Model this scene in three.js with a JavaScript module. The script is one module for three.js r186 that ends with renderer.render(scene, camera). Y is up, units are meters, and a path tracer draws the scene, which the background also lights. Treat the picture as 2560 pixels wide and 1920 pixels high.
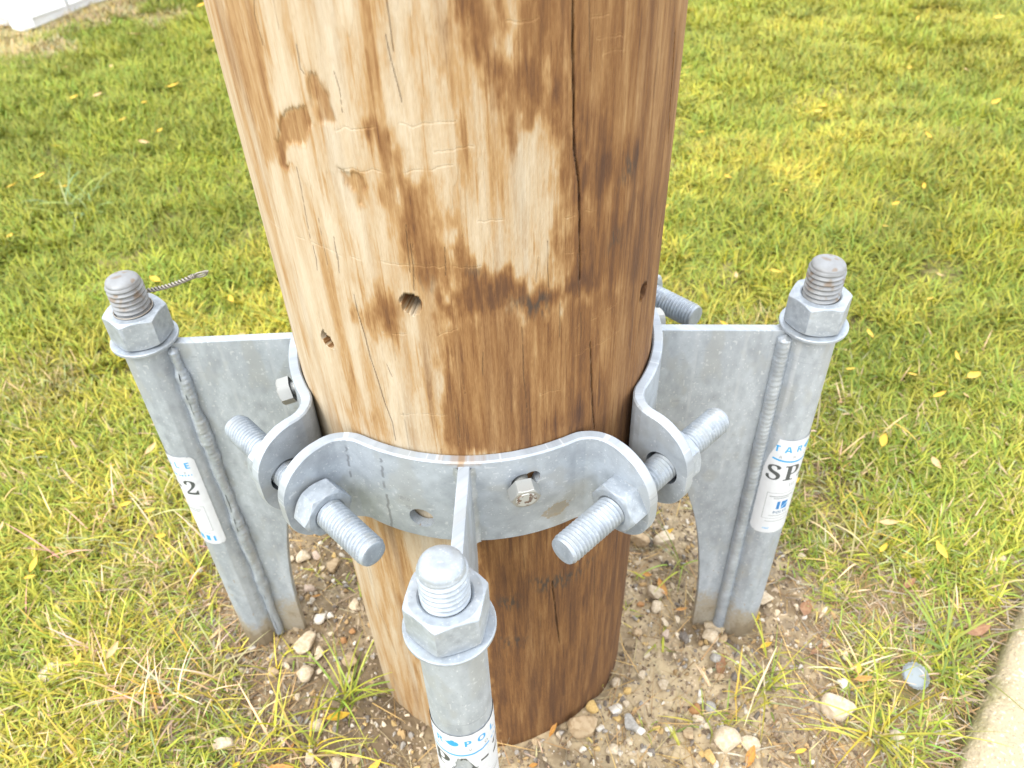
import * as THREE from 'three';
import { mergeGeometries, mergeVertices, toCreasedNormals } from 'three/addons/utils/BufferGeometryUtils.js';
import { Brush, Evaluator, SUBTRACTION } from 'three-bvh-csg';

// ------------------------------------------------------------------ camera, sky, sun, exposure
const scene = new THREE.Scene();
const camera = new THREE.PerspectiveCamera(48.97, 4 / 3, 0.02, 200);
{
  const yaw = 0.0118, pitch = 0.7246, roll = -0.0408;
  camera.position.set(0.0273, 1.1068, 0.7067);
  const F = new THREE.Vector3(Math.sin(yaw) * Math.cos(pitch), -Math.sin(pitch), -Math.cos(yaw) * Math.cos(pitch));
  const R = new THREE.Vector3(Math.cos(yaw), 0, Math.sin(yaw));
  const U = new THREE.Vector3().crossVectors(R, F);
  camera.up.copy(U.multiplyScalar(Math.cos(roll)).addScaledVector(R, -Math.sin(roll)));
  camera.lookAt(camera.position.clone().add(F));
  camera.focus = 0.72; camera.userData.fStop = 9;
}
const renderer = new THREE.WebGLRenderer({ antialias: true });
renderer.setSize(1024, 768);
renderer.toneMapping = THREE.LinearToneMapping;
renderer.toneMappingExposure = 2.9;
renderer.shadowMap.enabled = true; renderer.shadowMap.type = THREE.PCFSoftShadowMap;
{ // bright overcast sky (the standard overcast distribution: zenith brighter than horizon)
  const w = 64, h = 32, d = new Float32Array(w * h * 4);
  for (let j = 0; j < h; j++) for (let i = 0; i < w; i++) {
    const el = ((j + 0.5) / h - 0.5) * Math.PI, s = Math.max(0, Math.sin(el)), L = 1.2 * (1 + 0.25 * s) / 1.25, k = (j * w + i) * 4;
    d[k] = L * 0.975; d[k + 1] = L; d[k + 2] = L * 1.045; d[k + 3] = 1;
  }
  const t = new THREE.DataTexture(d, w, h, THREE.RGBAFormat, THREE.FloatType);
  t.mapping = THREE.EquirectangularReflectionMapping; t.magFilter = THREE.LinearFilter; t.minFilter = THREE.LinearFilter; t.needsUpdate = true;
  scene.background = t; scene.environment = t;
}
const sun = new THREE.DirectionalLight(new THREE.Color(1, 0.95, 0.86), 1.15);
sun.position.set(-5, 8, 4.2); sun.castShadow = true; sun.shadow.radius = 40; sun.shadow.mapSize.set(2048, 2048);
Object.assign(sun.shadow.camera, { left: -8, right: 8, top: 8, bottom: -8, near: 0.5, far: 30 });
scene.add(sun, sun.target);

// ------------------------------------------------------------------ helpers
const PI = Math.PI, DEG = PI / 180;
function mulberry(a) { return () => { a |= 0; a = a + 0x6D2B79F5 | 0; let t = Math.imul(a ^ a >>> 15, 1 | a); t = t + Math.imul(t ^ t >>> 7, 61 | t) ^ t; return ((t ^ t >>> 14) >>> 0) / 4294967296; }; }
const rnd = mulberry(20241);
const rr = (a, b) => a + (b - a) * rnd();
function hash(i, j, s) { let h = Math.imul(i, 374761393) + Math.imul(j, 668265263) + Math.imul(s, 974634721) | 0; h = Math.imul(h ^ h >>> 13, 1274126177); return ((h ^ h >>> 16) >>> 0) / 4294967296; }
function noise(x, y, s = 1) { // value noise 0..1
  const i = Math.floor(x), j = Math.floor(y); let u = x - i, v = y - j; u = u * u * (3 - 2 * u); v = v * v * (3 - 2 * v);
  const a = hash(i, j, s), b = hash(i + 1, j, s), c = hash(i, j + 1, s), d = hash(i + 1, j + 1, s);
  return a + (b - a) * u + (c - a) * v + (a - b - c + d) * u * v;
}
function fbm(x, y, o = 4, s = 1) { let a = 0.5, r = 0, n = 0; for (let k = 0; k < o; k++) { r += a * noise(x, y, s + k * 17); n += a; a *= 0.5; x = x * 2.03 + 5.1; y = y * 2.03 + 9.7; } return r / n; }
function pnoise(x, y, px, py, s) { // periodic value noise
  const i = Math.floor(x), j = Math.floor(y); let u = x - i, v = y - j; u = u * u * (3 - 2 * u); v = v * v * (3 - 2 * v);
  const m = (q, p) => ((q % p) + p) % p, a = hash(m(i, px), m(j, py), s), b = hash(m(i + 1, px), m(j, py), s), c = hash(m(i, px), m(j + 1, py), s), d = hash(m(i + 1, px), m(j + 1, py), s);
  return a + (b - a) * u + (c - a) * v + (a - b - c + d) * u * v;
}
function pfbm(u, v, f, o, s) { let a = 0.5, r = 0, n = 0; for (let k = 0; k < o; k++) { r += a * pnoise(u * f, v * f, f, f, s + k); n += a; a *= 0.5; f *= 2; } return r / n; }
const sm = (a, b, x) => { const t = Math.min(1, Math.max(0, (x - a) / (b - a))); return t * t * (3 - 2 * t); };
const lerp = (a, b, t) => a + (b - a) * t;
const mix3 = (a, b, t) => [a[0] + (b[0] - a[0]) * t, a[1] + (b[1] - a[1]) * t, a[2] + (b[2] - a[2]) * t];
const s8 = (x) => { x = Math.min(1, Math.max(0, x)); return 255 * (x <= 0.0031308 ? 12.92 * x : 1.055 * Math.pow(x, 1 / 2.4) - 0.055); };
function tex(w, h, f, color = true) { // f(u, v) -> linear rgb (or a grey height) ; bottom row first
  const d = new Uint8Array(w * h * 4);
  for (let j = 0; j < h; j++) for (let i = 0; i < w; i++) {
    const c = f((i + 0.5) / w, (j + 0.5) / h, i, j), k = (j * w + i) * 4;
    if (color) { d[k] = s8(c[0]); d[k + 1] = s8(c[1]); d[k + 2] = s8(c[2]); } else d[k] = d[k + 1] = d[k + 2] = 255 * Math.min(1, Math.max(0, c));
    d[k + 3] = 255;
  }
  const t = new THREE.DataTexture(d, w, h, THREE.RGBAFormat); t.magFilter = THREE.LinearFilter; t.minFilter = THREE.LinearMipmapLinearFilter; t.generateMipmaps = true;
  t.wrapS = t.wrapT = THREE.RepeatWrapping; if (color) t.colorSpace = THREE.SRGBColorSpace; t.needsUpdate = true; return t;
}
function rgb(r, g, b) { return new THREE.Color().setRGB(r, g, b); }
const used = {};
function numbered(n) { const k = used[n] = (used[n] ?? -1) + 1; return k ? n + '_' + String(k).padStart(3, '0') : n; }
function shade(o) { o.traverse((m) => { if (m.isMesh) { m.castShadow = m.receiveShadow = true; } }); return o; }
function top(o, name, label, category, group) { o.name = numbered(name); o.userData = { label, category }; if (group) o.userData.group = group; scene.add(shade(o)); return o; }
function setting(o, name, label) { o.name = numbered(name); o.userData = { kind: 'structure', label, category: name }; scene.add(shade(o)); return o; }
function stuff(o, name, label, category) { o.name = numbered(name); o.userData = { kind: 'stuff', label, category }; scene.add(shade(o)); return o; }
function part(parent, name, geo, mat, label) { const m = new THREE.Mesh(geo, mat); m.name = name; if (label) m.userData.label = label; parent.add(m); return m; }
function grid(nu, nv, f, closeU = false) { // f(i/nu, j/nv) -> [x,y,z,(u,v)] ; indexed geometry with normals facing (du x dv)
  const P = [], T = [], I = [];
  for (let j = 0; j <= nv; j++) for (let i = 0; i <= nu; i++) { const p = f(i / nu, j / nv, i, j); P.push(p[0], p[1], p[2]); T.push(p[3] ?? i / nu, p[4] ?? j / nv); }
  const n = nu + 1;
  for (let j = 0; j < nv; j++) for (let i = 0; i < nu; i++) { const a = j * n + i; I.push(a, a + 1, a + n + 1, a, a + n + 1, a + n); }
  const g = new THREE.BufferGeometry(); g.setAttribute('position', new THREE.Float32BufferAttribute(P, 3)); g.setAttribute('uv', new THREE.Float32BufferAttribute(T, 2)); g.setIndex(I); g.computeVertexNormals();
  if (closeU) { const N = g.attributes.normal; for (let j = 0; j <= nv; j++) { const a = j * n, b = a + nu; const v = new THREE.Vector3(N.getX(a) + N.getX(b), N.getY(a) + N.getY(b), N.getZ(a) + N.getZ(b)).normalize(); N.setXYZ(a, v.x, v.y, v.z); N.setXYZ(b, v.x, v.y, v.z); } }
  return g;
}
function flat(g) { const q = g.index ? g.toNonIndexed() : g; for (const k of Object.keys(q.attributes)) if (!['position', 'normal', 'uv'].includes(k)) q.deleteAttribute(k); return q; }
function merged(list) { return mergeGeometries(list.map(flat), false); }
function boxUV(g, k = 1) { // uv in metres from the dominant direction of each face
  const q = flat(g), p = q.attributes.position, n = p.count, T = new Float32Array(n * 2), A = new THREE.Vector3(), B = new THREE.Vector3(), C = new THREE.Vector3();
  for (let i = 0; i < n; i += 3) {
    A.fromBufferAttribute(p, i); B.fromBufferAttribute(p, i + 1); C.fromBufferAttribute(p, i + 2);
    const m = B.clone().sub(A).cross(C.clone().sub(A)), x = Math.abs(m.x), y = Math.abs(m.y), z = Math.abs(m.z);
    for (let e = 0; e < 3; e++) { const X = p.getX(i + e), Y = p.getY(i + e), Z = p.getZ(i + e); const [u, v] = y >= x && y >= z ? [X, Z] : x >= z ? [Z, Y] : [X, Y]; T[2 * (i + e)] = u * k; T[2 * (i + e) + 1] = v * k; }
  }
  q.setAttribute('uv', new THREE.BufferAttribute(T, 2)); return q;
}
const polar = (r, az, y = 0) => new THREE.Vector3(r * Math.sin(az), y, r * Math.cos(az));

// ------------------------------------------------------------------ terrain
const BARE = [[-0.50, -0.16], [-0.43, -0.28], [-0.34, -0.33], [-0.10, -0.36], [0.30, -0.36], [0.43, -0.27], [0.47, -0.12], [0.52, 0.02], [0.47, 0.12], [0.44, 0.25], [0.40, 0.45], [-0.05, 0.45], [-0.20, 0.36], [-0.27, 0.20], [-0.38, 0.10], [-0.47, 0.02]];
function polyDist(P, x, y) { // signed distance, negative inside
  let d = 1e9, ins = false;
  for (let i = 0, j = P.length - 1; i < P.length; j = i++) {
    const ax = P[j][0], ay = P[j][1], bx = P[i][0], by = P[i][1], ex = bx - ax, ey = by - ay, t = Math.min(1, Math.max(0, ((x - ax) * ex + (y - ay) * ey) / (ex * ex + ey * ey + 1e-12)));
    const dx = x - ax - ex * t, dy = y - ay - ey * t; d = Math.min(d, dx * dx + dy * dy);
    if ((ay > y) !== (by > y) && x < ax + ex * (y - ay) / (by - ay)) ins = !ins;
  }
  return (ins ? -1 : 1) * Math.sqrt(d);
}
const KERB_A = [0.788, 0.002], KERB_D = [-0.6547, 0.7559]; // edge of the concrete, running towards the photographer
const kerbSide = (x, z) => (x - KERB_A[0]) * 0.7559 + (z - KERB_A[1]) * 0.6547; // > 0 on the concrete side
const bareness = (x, z) => 1 - sm(-0.05, 0.05, polyDist(BARE, x, z) + (fbm(x * 9, z * 9, 3, 5) - 0.5) * 0.16); // 1 on bare soil
function groundY(x, z) {
  const r = Math.hypot(x, z); if (r > 9) return -0.02;
  let y = (fbm(x * 2.2, z * 2.2, 3, 3) - 0.5) * 0.03 * sm(0.1, 0.6, r) + (fbm(x * 14, z * 14, 3, 4) - 0.5) * 0.014 + (fbm(x * 60, z * 60, 2, 8) - 0.5) * 0.005;
  y += 0.012 * x; y = lerp(y, y * 0.4, sm(3, 8, r));
  y -= 0.012 * (1 - sm(0.18, 0.215, r)) * sm(0.3, 0.8, noise(Math.atan2(x, z) * 3, 1, 6)); // shrinkage gap at the post
  const k = kerbSide(x, z); if (k > -0.05) y -= 0.02 * sm(-0.05, 0, k);
  for (const [px, pz, h] of [[-0.30, 0.02, 0.012], [-0.26, -0.07, 0.006]]) y += h * Math.exp(-((x - px) ** 2 + (z - pz) ** 2) / 0.004);
  for (const az of [-92.5, 87.5]) { const q = polar(0.354, az * DEG); const e = Math.hypot(x - q.x, z - q.z); y -= 0.008 * Math.exp(-((e - 0.032) ** 2) / 0.00006); }
  return y;
}
const soilTex = tex(1024, 1024, (u, v) => {
  const a = pfbm(u, v, 6, 5, 11), b = pfbm(u, v, 40, 4, 23), c = pnoise(u * 256, v * 256, 256, 256, 31), d = pnoise(u * 420, v * 420, 420, 420, 37);
  let col = mix3([0.14, 0.104, 0.06], [0.40, 0.328, 0.208], sm(0.32, 0.62, a * 0.6 + b * 0.4));
  col = mix3(col, [0.075, 0.055, 0.04], 0.6 * sm(0.62, 0.75, b)); if (c > 0.86) col = mix3(col, [0.52, 0.43, 0.32], 0.7); if (d < 0.1 && b > 0.5) col = mix3(col, [0.08, 0.06, 0.04], 0.4);
  return col;
});
const soilBump = tex(512, 512, (u, v) => 0.5 * pfbm(u, v, 30, 4, 23) + 0.5 * pnoise(u * 256, v * 256, 256, 256, 31), false);
const M = {};
M.soil = new THREE.MeshStandardMaterial({ map: soilTex, bumpMap: soilBump, bumpScale: 0.003, roughness: 1, vertexColors: true });
{
  const ax = (lo, hi, step, far) => { const o = []; for (let v = lo; v <= hi + 1e-9; v += step) o.push(v); let s = step, v = hi; while (v < far) { s = Math.min(s * 1.25, 8); v += s; o.push(v); } s = step; v = lo; while (v > -far) { s = Math.min(s * 1.25, 8); v -= s; o.unshift(v); } return o; };
  const X = ax(-1.1, 1.1, 0.0075, 90), Z = ax(-0.75, 0.4, 0.0075, 90);
  const g = grid(X.length - 1, Z.length - 1, (a, b, i, j) => [X[i], groundY(X[i], Z[j]), Z[j], X[i], Z[j]]);
  const I = g.index.array; for (let k = 0; k < I.length; k += 3) { const t = I[k + 1]; I[k + 1] = I[k + 2]; I[k + 2] = t; } g.computeVertexNormals();
  const C = new Float32Array(g.attributes.position.count * 3);
  for (let k = 0; k < C.length / 3; k++) { const x = g.attributes.position.getX(k), z = g.attributes.position.getZ(k), b = bareness(x, z), n = fbm(x * 5, z * 5, 3, 77); const c = mix3([0.62, 0.66, 0.36], [1.02, 0.98, 0.95], b); for (let e = 0; e < 3; e++) C[3 * k + e] = c[e] * lerp(0.85, 1.1, n); }
  g.setAttribute('color', new THREE.BufferAttribute(C, 3));
  setting(new THREE.Mesh(g, M.soil), 'ground', 'tan crumbly soil ground with bare patch round the wooden pole');
}
// concrete pavement edge with exposed aggregate
{
  const conc = tex(1024, 1024, (u, v) => { // u along, v across: v=0 is the foot of the edge, 0.5 m to v=1
    const a = pfbm(u, v, 8, 4, 51), b = pnoise(u * 150, v * 150, 150, 150, 52), c = pnoise(u * 260, v * 260, 260, 260, 53);
    let col = mix3([0.30, 0.245, 0.16], [0.39, 0.33, 0.225], a); if (b > 0.8) col = mix3(col, [0.52, 0.46, 0.33], 0.8); if (c < 0.16) col = mix3(col, [0.24, 0.18, 0.11], 0.7); if (c > 0.86) col = mix3(col, [0.6, 0.45, 0.24], 0.6);
    const e = v * 0.5 + (pfbm(u, v, 20, 4, 55) - 0.5) * 0.05; // moss and dirt clinging to the rounded edge
    col = mix3(col, mix3([0.10, 0.085, 0.03], [0.19, 0.19, 0.05], pfbm(u, v, 60, 3, 57)), 0.9 * (1 - sm(0.05, 0.085, e)));
    return col;
  });
  const bump = tex(512, 512, (u, v) => 0.6 * pnoise(u * 130, v * 130, 130, 130, 52) + 0.4 * pnoise(u * 250, v * 250, 250, 250, 53), false);
  conc.wrapT = THREE.ClampToEdgeWrapping;
  const prof = []; // across distance, height, arc length
  let s = 0; const put = (x, y) => { if (prof.length) { const q = prof[prof.length - 1]; s += Math.hypot(x - q[0], y - q[1]); } prof.push([x, y, s]); };
  put(-0.002, -0.12); for (let k = 0; k <= 5; k++) put(0, -0.08 + 0.014 * k); for (let k = 1; k <= 8; k++) { const t = k / 8 * PI / 2; put(0.03 * (1 - Math.cos(t)), -0.01 + 0.035 * Math.sin(t)); } for (let k = 1; k <= 40; k++) put(0.03 + 1.47 * (k / 40) ** 1.6, 0.025 + 0.004 * k / 40); put(1.502, -0.12);
  const s0 = prof[0][2], L = 9, n = 500;
  const g = grid(prof.length - 1, n, (a, b, i, j) => {
    const t = (b - 0.55) * L, [x, y] = prof[i], w = 0.006 * (fbm(t * 9, 1, 3, 61) - 0.5) * (1 - sm(0.1, 0.3, x)), d = x + w, h = y + (y > -0.05 ? 0.0035 * (noise(t * 60, x * 60, 62) - 0.5) : 0);
    return [KERB_A[0] + KERB_D[0] * t + 0.7559 * d, h, KERB_A[1] + KERB_D[1] * t + 0.6547 * d, t * 2, Math.max(0, prof[i][2] - 0.07) * 2];
  });
  setting(new THREE.Mesh(g, new THREE.MeshStandardMaterial({ map: conc, bumpMap: bump, bumpScale: 0.0025, roughness: 0.95, side: THREE.DoubleSide })), 'pavement', 'pale aggregate concrete pavement with mossy rounded edge beside the grass');
}

// ------------------------------------------------------------------ wooden pole
const STAINS=[
 [0.5,7,[[11.0,0.982],[11.4,0.912],[22.3,0.89],[24.1,0.835],[25.0,0.733],[73.8,0.654],[75.3,0.946]]],
 [0.25,6,[[-0.5,0.915],[3.1,0.94],[7.7,0.906],[13.9,0.886],[15.6,0.857],[22.4,0.849],[23.0,0.8],[25.0,0.739],[-0.2,0.749],[-3.3,0.813]]],
 [0.78,3.5,[[2.5,0.984],[11.0,0.982],[11.0,0.919],[14.6,0.909],[17.9,0.905],[22.8,0.89],[23.7,0.845],[22.4,0.849],[21.3,0.863],[17.7,0.862],[15.2,0.859],[13.4,0.886],[8.1,0.906],[4.5,0.925],[2.3,0.94]]],
 [0.62,3,[[-17.3,0.874],[-13.7,0.878],[-11.1,0.869],[-12.1,0.856],[-10.4,0.837],[-5.0,0.837],[-4.8,0.794],[-5.0,0.75],[-12.0,0.749],[-11.7,0.801],[-12.9,0.812],[-13.8,0.839],[-14.5,0.859]]],
 [0.6,1.2,[[-39.1,0.867],[-36.0,0.874],[-31.4,0.876],[-30.7,0.862],[-32.8,0.857],[-33.5,0.848],[-39.4,0.844],[-42.6,0.828],[-38.7,0.829],[-44.2,0.821],[-45.6,0.84]]],
 [0.52,1.2,[[-28.8,0.902],[-27.0,0.901],[-25.5,0.887],[-25.3,0.868],[-29.2,0.865],[-29.7,0.883]]],
 [0.38,1.5,[[-46.6,0.976],[-36.0,0.981],[-40.9,0.92],[-40.7,0.898],[-42.3,0.876],[-44.5,0.827],[-50.6,0.816],[-54.2,0.866],[-54.7,0.908]]],
 [0.5,1.2,[[-25.9,0.835],[-21.3,0.836],[-19.1,0.827],[-19.9,0.811],[-21.4,0.809],[-22.1,0.821],[-24.8,0.825]]],
 [0.42,2,[[-12.6,0.985],[-9.5,0.985],[-11.1,0.927],[-14.3,0.927],[-14.8,0.94]]],
 [0.3,2.5,[[-20.2,0.922],[-9.1,0.933],[-8.8,0.882],[-12.2,0.88],[-14.3,0.875],[-21.8,0.876]]],
 [0.33,3,[[0.2,0.985],[3.3,0.984],[1.7,0.914],[-0.3,0.89],[-1.6,0.908]]],
 [0.8,5,[[30.3,0.853],[39.2,0.838],[45.3,0.822],[49.0,0.797],[46.5,0.785],[38.0,0.792],[27.2,0.796],[24.7,0.81],[28.1,0.831]]],
 [0.74,5,[[23.6,0.781],[32.4,0.785],[46.8,0.776],[77.1,0.745],[75.4,0.629],[24.4,0.718]]],
 [0.97,2.2,[[-3.8,0.715],[-2.9,0.737],[-1.9,0.76],[-0.1,0.764],[4.7,0.752],[9.8,0.754],[16.7,0.738],[24.4,0.733],[31.6,0.739],[33.0,0.719],[24.4,0.714],[20.4,0.709],[16.6,0.707],[12.1,0.721],[7.6,0.715],[0.4,0.707]]],
 [0.7,3,[[-2.5,0.784],[0.3,0.784],[0.3,0.766],[-2.0,0.753],[-3.1,0.76]]],
 [0.66,1.6,[[-0.8,0.713],[7.6,0.717],[21.4,0.71],[32.0,0.711],[45.4,0.698],[76.7,0.559],[63.2,0.545],[46.2,0.516],[27.4,0.536],[10.6,0.555],[-6.6,0.564],[-7.1,0.604],[-7.8,0.633],[-8.2,0.653],[-6.4,0.684],[-5.1,0.701]]],
 [0.8,6,[[24.7,0.617],[33.1,0.608],[44.9,0.567],[61.3,0.574],[63.1,0.521],[46.9,0.488],[24.4,0.541],[21.4,0.587]]],
 [0.48,4,[[-26.5,0.738],[-20.7,0.745],[-15.8,0.731],[-16.5,0.714],[-22.0,0.696],[-28.0,0.702]]],
 [0.34,4,[[-35.1,0.601],[-23.8,0.611],[-25.0,0.586],[-31.2,0.557],[-39.4,0.557]]],
 [0.86,2,[[-3,0.54],[99,0.54],[99,-0.1],[-3,-0.1]]],
];
const CHECKS=[
 [1.6,5,[[25.0,0.977],[25.7,0.939],[26.0,0.904],[26.9,0.841],[28.2,0.814],[28.9,0.775],[29.3,0.728]]],
 [0.7,2,[[29.0,0.963],[29.4,0.937],[30.2,0.889]]],
 [1.4,4,[[33.4,0.661],[33.9,0.632],[34.8,0.588],[36.0,0.552]]],
 [1.0,3,[[-28.2,0.726],[-28.0,0.711],[-27.1,0.688],[-26.8,0.663],[-25.6,0.639],[-24.4,0.611],[-23.4,0.592],[-23.3,0.568]]],
 [0.8,2,[[-38.3,0.761],[-38.1,0.748],[-38.7,0.737]]],
 [0.8,2,[[-31.4,0.768],[-31.0,0.759],[-31.6,0.742]]],
 [0.8,2,[[-11.1,0.781],[-11.1,0.762],[-11.6,0.738]]],
 [0.7,2,[[23.6,0.716],[23.5,0.675]]],
 [0.7,2,[[28.3,0.756],[29.2,0.711]]],
 [0.8,2,[[29.8,0.696],[30.4,0.665]]],
 [0.7,2,[[13.6,0.684],[13.8,0.646],[14.6,0.604]]],
 [0.6,2,[[20.5,0.773],[20.7,0.731]]],
 [1.3,4,[[61.8,0.891],[63.7,0.84],[66.1,0.795]]],
 [1.2,4,[[70.4,0.743],[66.1,0.708]]],
 [0.9,2,[[-10.5,0.93],[-10.0,0.911],[-9.1,0.886]]],
 [0.7,2,[[-30.5,0.918],[-30.6,0.902],[-29.7,0.898]]],
 [0.8,2,[[-37.3,0.968],[-40.6,0.931],[-40.1,0.91]]],
 [0.7,2,[[-22.7,0.905],[-22.0,0.891],[-22.3,0.876]]],
 [0.6,2,[[-38.1,0.827],[-38.2,0.809],[-39.0,0.764]]],
 [0.6,2,[[-30.9,0.776],[-31.2,0.755]]],
 [0.7,2,[[-11.6,0.797],[-12.1,0.755]]],
 [0.6,2,[[-3.4,0.779],[-4.0,0.752]]],
 [1.3,4,[[22.0,0.345],[23.8,0.265],[25.3,0.21]]],
 [1.0,3,[[-50.8,0.251],[-46.3,0.195],[-43.9,0.148]]],
 [1.0,3,[[39.7,0.349],[42.6,0.209]]],
 [0.7,2,[[-22.2,0.66],[-21.2,0.647]]],
 [0.6,2,[[3.5,0.683],[3.2,0.652]]],
 [0.6,2,[[-4.2,0.613],[-4.2,0.578]]],
];
const CUTS=[
 [[-58.5,0.758],[-47.1,0.762],[-39.9,0.763],[-31.8,0.762],[-24.7,0.763],[-13.2,0.762],[-4.6,0.763],[4.3,0.761]],
 [[-24.7,0.864],[-19.7,0.867],[-15.5,0.87],[-11.6,0.871],[-6.8,0.872],[1.2,0.874]],
 [[-25.9,0.835],[-18.1,0.837],[-11.3,0.839],[-5.9,0.841],[-0.1,0.842]],
 [[-26.0,0.803],[-19.0,0.806],[-12.1,0.807]],
 [[-12.9,0.811],[-5.8,0.811],[0.2,0.813]],
 [[-3.6,0.853],[0.2,0.854],[4.5,0.855]],
 [[24.8,0.788],[32.4,0.788],[39.6,0.789]],
 [[4.4,0.798],[10.5,0.798]],
 [[28.8,0.683],[35.9,0.684],[47.3,0.689]],
 [[28.5,0.654],[37.7,0.654],[50.2,0.656]],
 [[18.3,0.622],[24.1,0.622]],
 [[-21.6,0.694],[-15.2,0.697],[-9.2,0.697],[-2.4,0.703]],
 [[-25.8,0.66],[-16.3,0.668],[-11.5,0.668],[-5.8,0.671]],
 [[-26.1,0.634],[-20.7,0.634],[-14.4,0.637],[-7.6,0.639]],
 [[-20.3,0.604],[-13.4,0.609],[-7.4,0.611]],
 [[-18.7,0.577],[-10.2,0.581]],
 [[24.9,0.759],[30.7,0.755]],
 [[29.5,0.927],[34.7,0.925]],
 [[31.9,0.913],[38.9,0.909]],
 [[33.3,0.901],[39.1,0.9]],
 [[12.1,0.933],[18.4,0.932]]
];
const BLACKS=[
 [[13.5,0.73],[20.4,0.726],[19.9,0.708],[14.3,0.711]],
 [[42.0,0.82],[45.6,0.812],[45.2,0.798],[41.6,0.804]],
 [[38.6,0.764],[41.1,0.76],[41.5,0.743],[38.9,0.749]],
 [[13.3,0.359],[29.8,0.348],[42.0,0.347],[29.9,0.327],[17.9,0.332]],
 [[3.4,0.341],[10.1,0.335],[9.2,0.315],[3.2,0.324]],
 [[3.1,0.259],[11.8,0.25],[10.1,0.234],[3.7,0.24]],
 [[-9.2,0.753],[-7.6,0.75],[-8.3,0.743],[-9.5,0.745]],
 [[1.9,0.761],[4.0,0.76],[3.9,0.757],[1.8,0.757]],
 [[11.7,0.727],[13.5,0.725],[13.4,0.717],[11.6,0.718]]
];
const poleR = (y) => 0.18 + 0.0061 * Math.min(y, 3) - 0.004 * Math.max(0, y - 3);
{
  const W = 1500, H = 1600, A0 = -100, AW = 200, H0 = -0.1, HH = 1.15, MM = 3.2; // texture frame: degrees round the pole, metres up
  const tone = new Float32Array(W * H), groove = new Float32Array(W * H), black = new Float32Array(W * H), lift = new Float32Array(W * H), deep = new Float32Array(W * H);
  const X = (az) => az * MM, Y = (h) => h * 1000;
  const idx = (az, h) => [(az - A0) / AW * W, (h - H0) / HH * H];
  for (let j = 0; j < H; j++) for (let i = 0; i < W; i++) { // the pole's own figure: pale sapwood turning browner round the right
    const az = A0 + (i + 0.5) / W * AW, h = H0 + (j + 0.5) / H * HH;
    tone[j * W + i] = 0.14 + 0.20 * sm(0.4, 0.75, fbm(az * 0.14, h * 3, 3, 90)) + 0.36 * sm(18, 50, az) + 0.10 * (1 - sm(-0.1, 0.36, h)) * noise(az * .2, h * 6, 4);
  }
  const each = (P, pad, f) => { let a = 1e9, b = -1e9, c = 1e9, d = -1e9; for (const [u, v] of P) { a = Math.min(a, u); b = Math.max(b, u); c = Math.min(c, v); d = Math.max(d, v); }
    const [i0, j0] = idx(a - pad / MM, c - pad / 1000), [i1, j1] = idx(b + pad / MM, d + pad / 1000);
    for (let j = Math.max(0, j0 | 0); j < Math.min(H, j1); j++) for (let i = Math.max(0, i0 | 0); i < Math.min(W, i1); i++) f(j * W + i, A0 + (i + 0.5) / W * AW, H0 + (j + 0.5) / H * HH); };
  const flake = new Float32Array(W * H); // thin outer layers torn off along the grain, with crisp ragged edges
  for (let j = 0; j < H; j++) for (let i = 0; i < W; i++) {
    const az = A0 + (i + 0.5) / W * AW, h = H0 + (j + 0.5) / H * HH, wv = (noise(az * 1.3, h * 20, 702) - 0.5) * 0.02 + (noise(az * 4, h * 60, 703) - 0.5) * 0.008;
    const q = fbm(az * 0.17 + 3, (h + wv) * 7, 3, 704), p = fbm(az * 0.42 + 9, (h + wv) * 15, 2, 705); flake[j * W + i] = 0.65 * sm(0.5, 0.512, q) + 0.35 * sm(0.55, 0.565, p);
  }
  const streak = (az, h, s) => noise(az * 0.45, h * 9, s) * 0.5 + noise(az * 1.6, h * 16, s + 1) * 0.3 + noise(az * 4.5, h * 40, s + 2) * 0.2;
  STAINS.forEach(([t0, s0, P0], n) => { let t = t0; const soft = t0 > 0.9 ? 5 : t0 === 0.66 ? 3.4 : s0 * 1.5; if (t0 === 0.86) t = 0.75; if (t0 === 0.25) t = 0.27; if (t0 === 0.97) t = 0.9;
    const P = P0.map(([a, h]) => [X(Math.abs(a) > 58 ? Math.sign(a) * 99 : a), Y(h > 0.955 ? 1.06 : h)]), w = soft * MM;
    each(P0.map(([a, h]) => [Math.abs(a) > 58 ? Math.sign(a) * 99 : a, h > 0.955 ? 1.06 : h]), 30 + w, (k, az, h) => {
      const d = polyDist(P, X(az) + (fbm(az * 0.16, h * 26, 4, 100 + n) - 0.5) * (12 + w * 1.1), Y(h) + (streak(az, h, 140 + n) - 0.5) * (s0 > 1.5 ? 26 : 11));
      if (t > 0.4 && t < 0.55 && soft > 5) t = 0.6; const m = 1 - sm(-w * 0.9, w * 0.8, d + (fbm(az * 0.5, h * 60, 4, 180 + n) - 0.5) * (w * 1.3 + 4));
      tone[k] = lerp(tone[k], t, m * 0.92);
      if (s0 <= 1.2) lift[k] = Math.max(lift[k], 1 - sm(-2, 0.5, d));
    });
  });
  BLACKS.forEach((P0, n) => { const P = P0.map(([a, h]) => [X(a), Y(h)]); each(P0, 22, (k, az, h) => { const d = polyDist(P, X(az), Y(h) + (streak(az, h, 220 + n) - 0.5) * 16); black[k] = Math.max(black[k], (1 - sm(-8, 9, d)) * sm(0.38, 0.66, fbm(az * 1.6, h * 120, 3, 230 + n))); }); });
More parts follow.
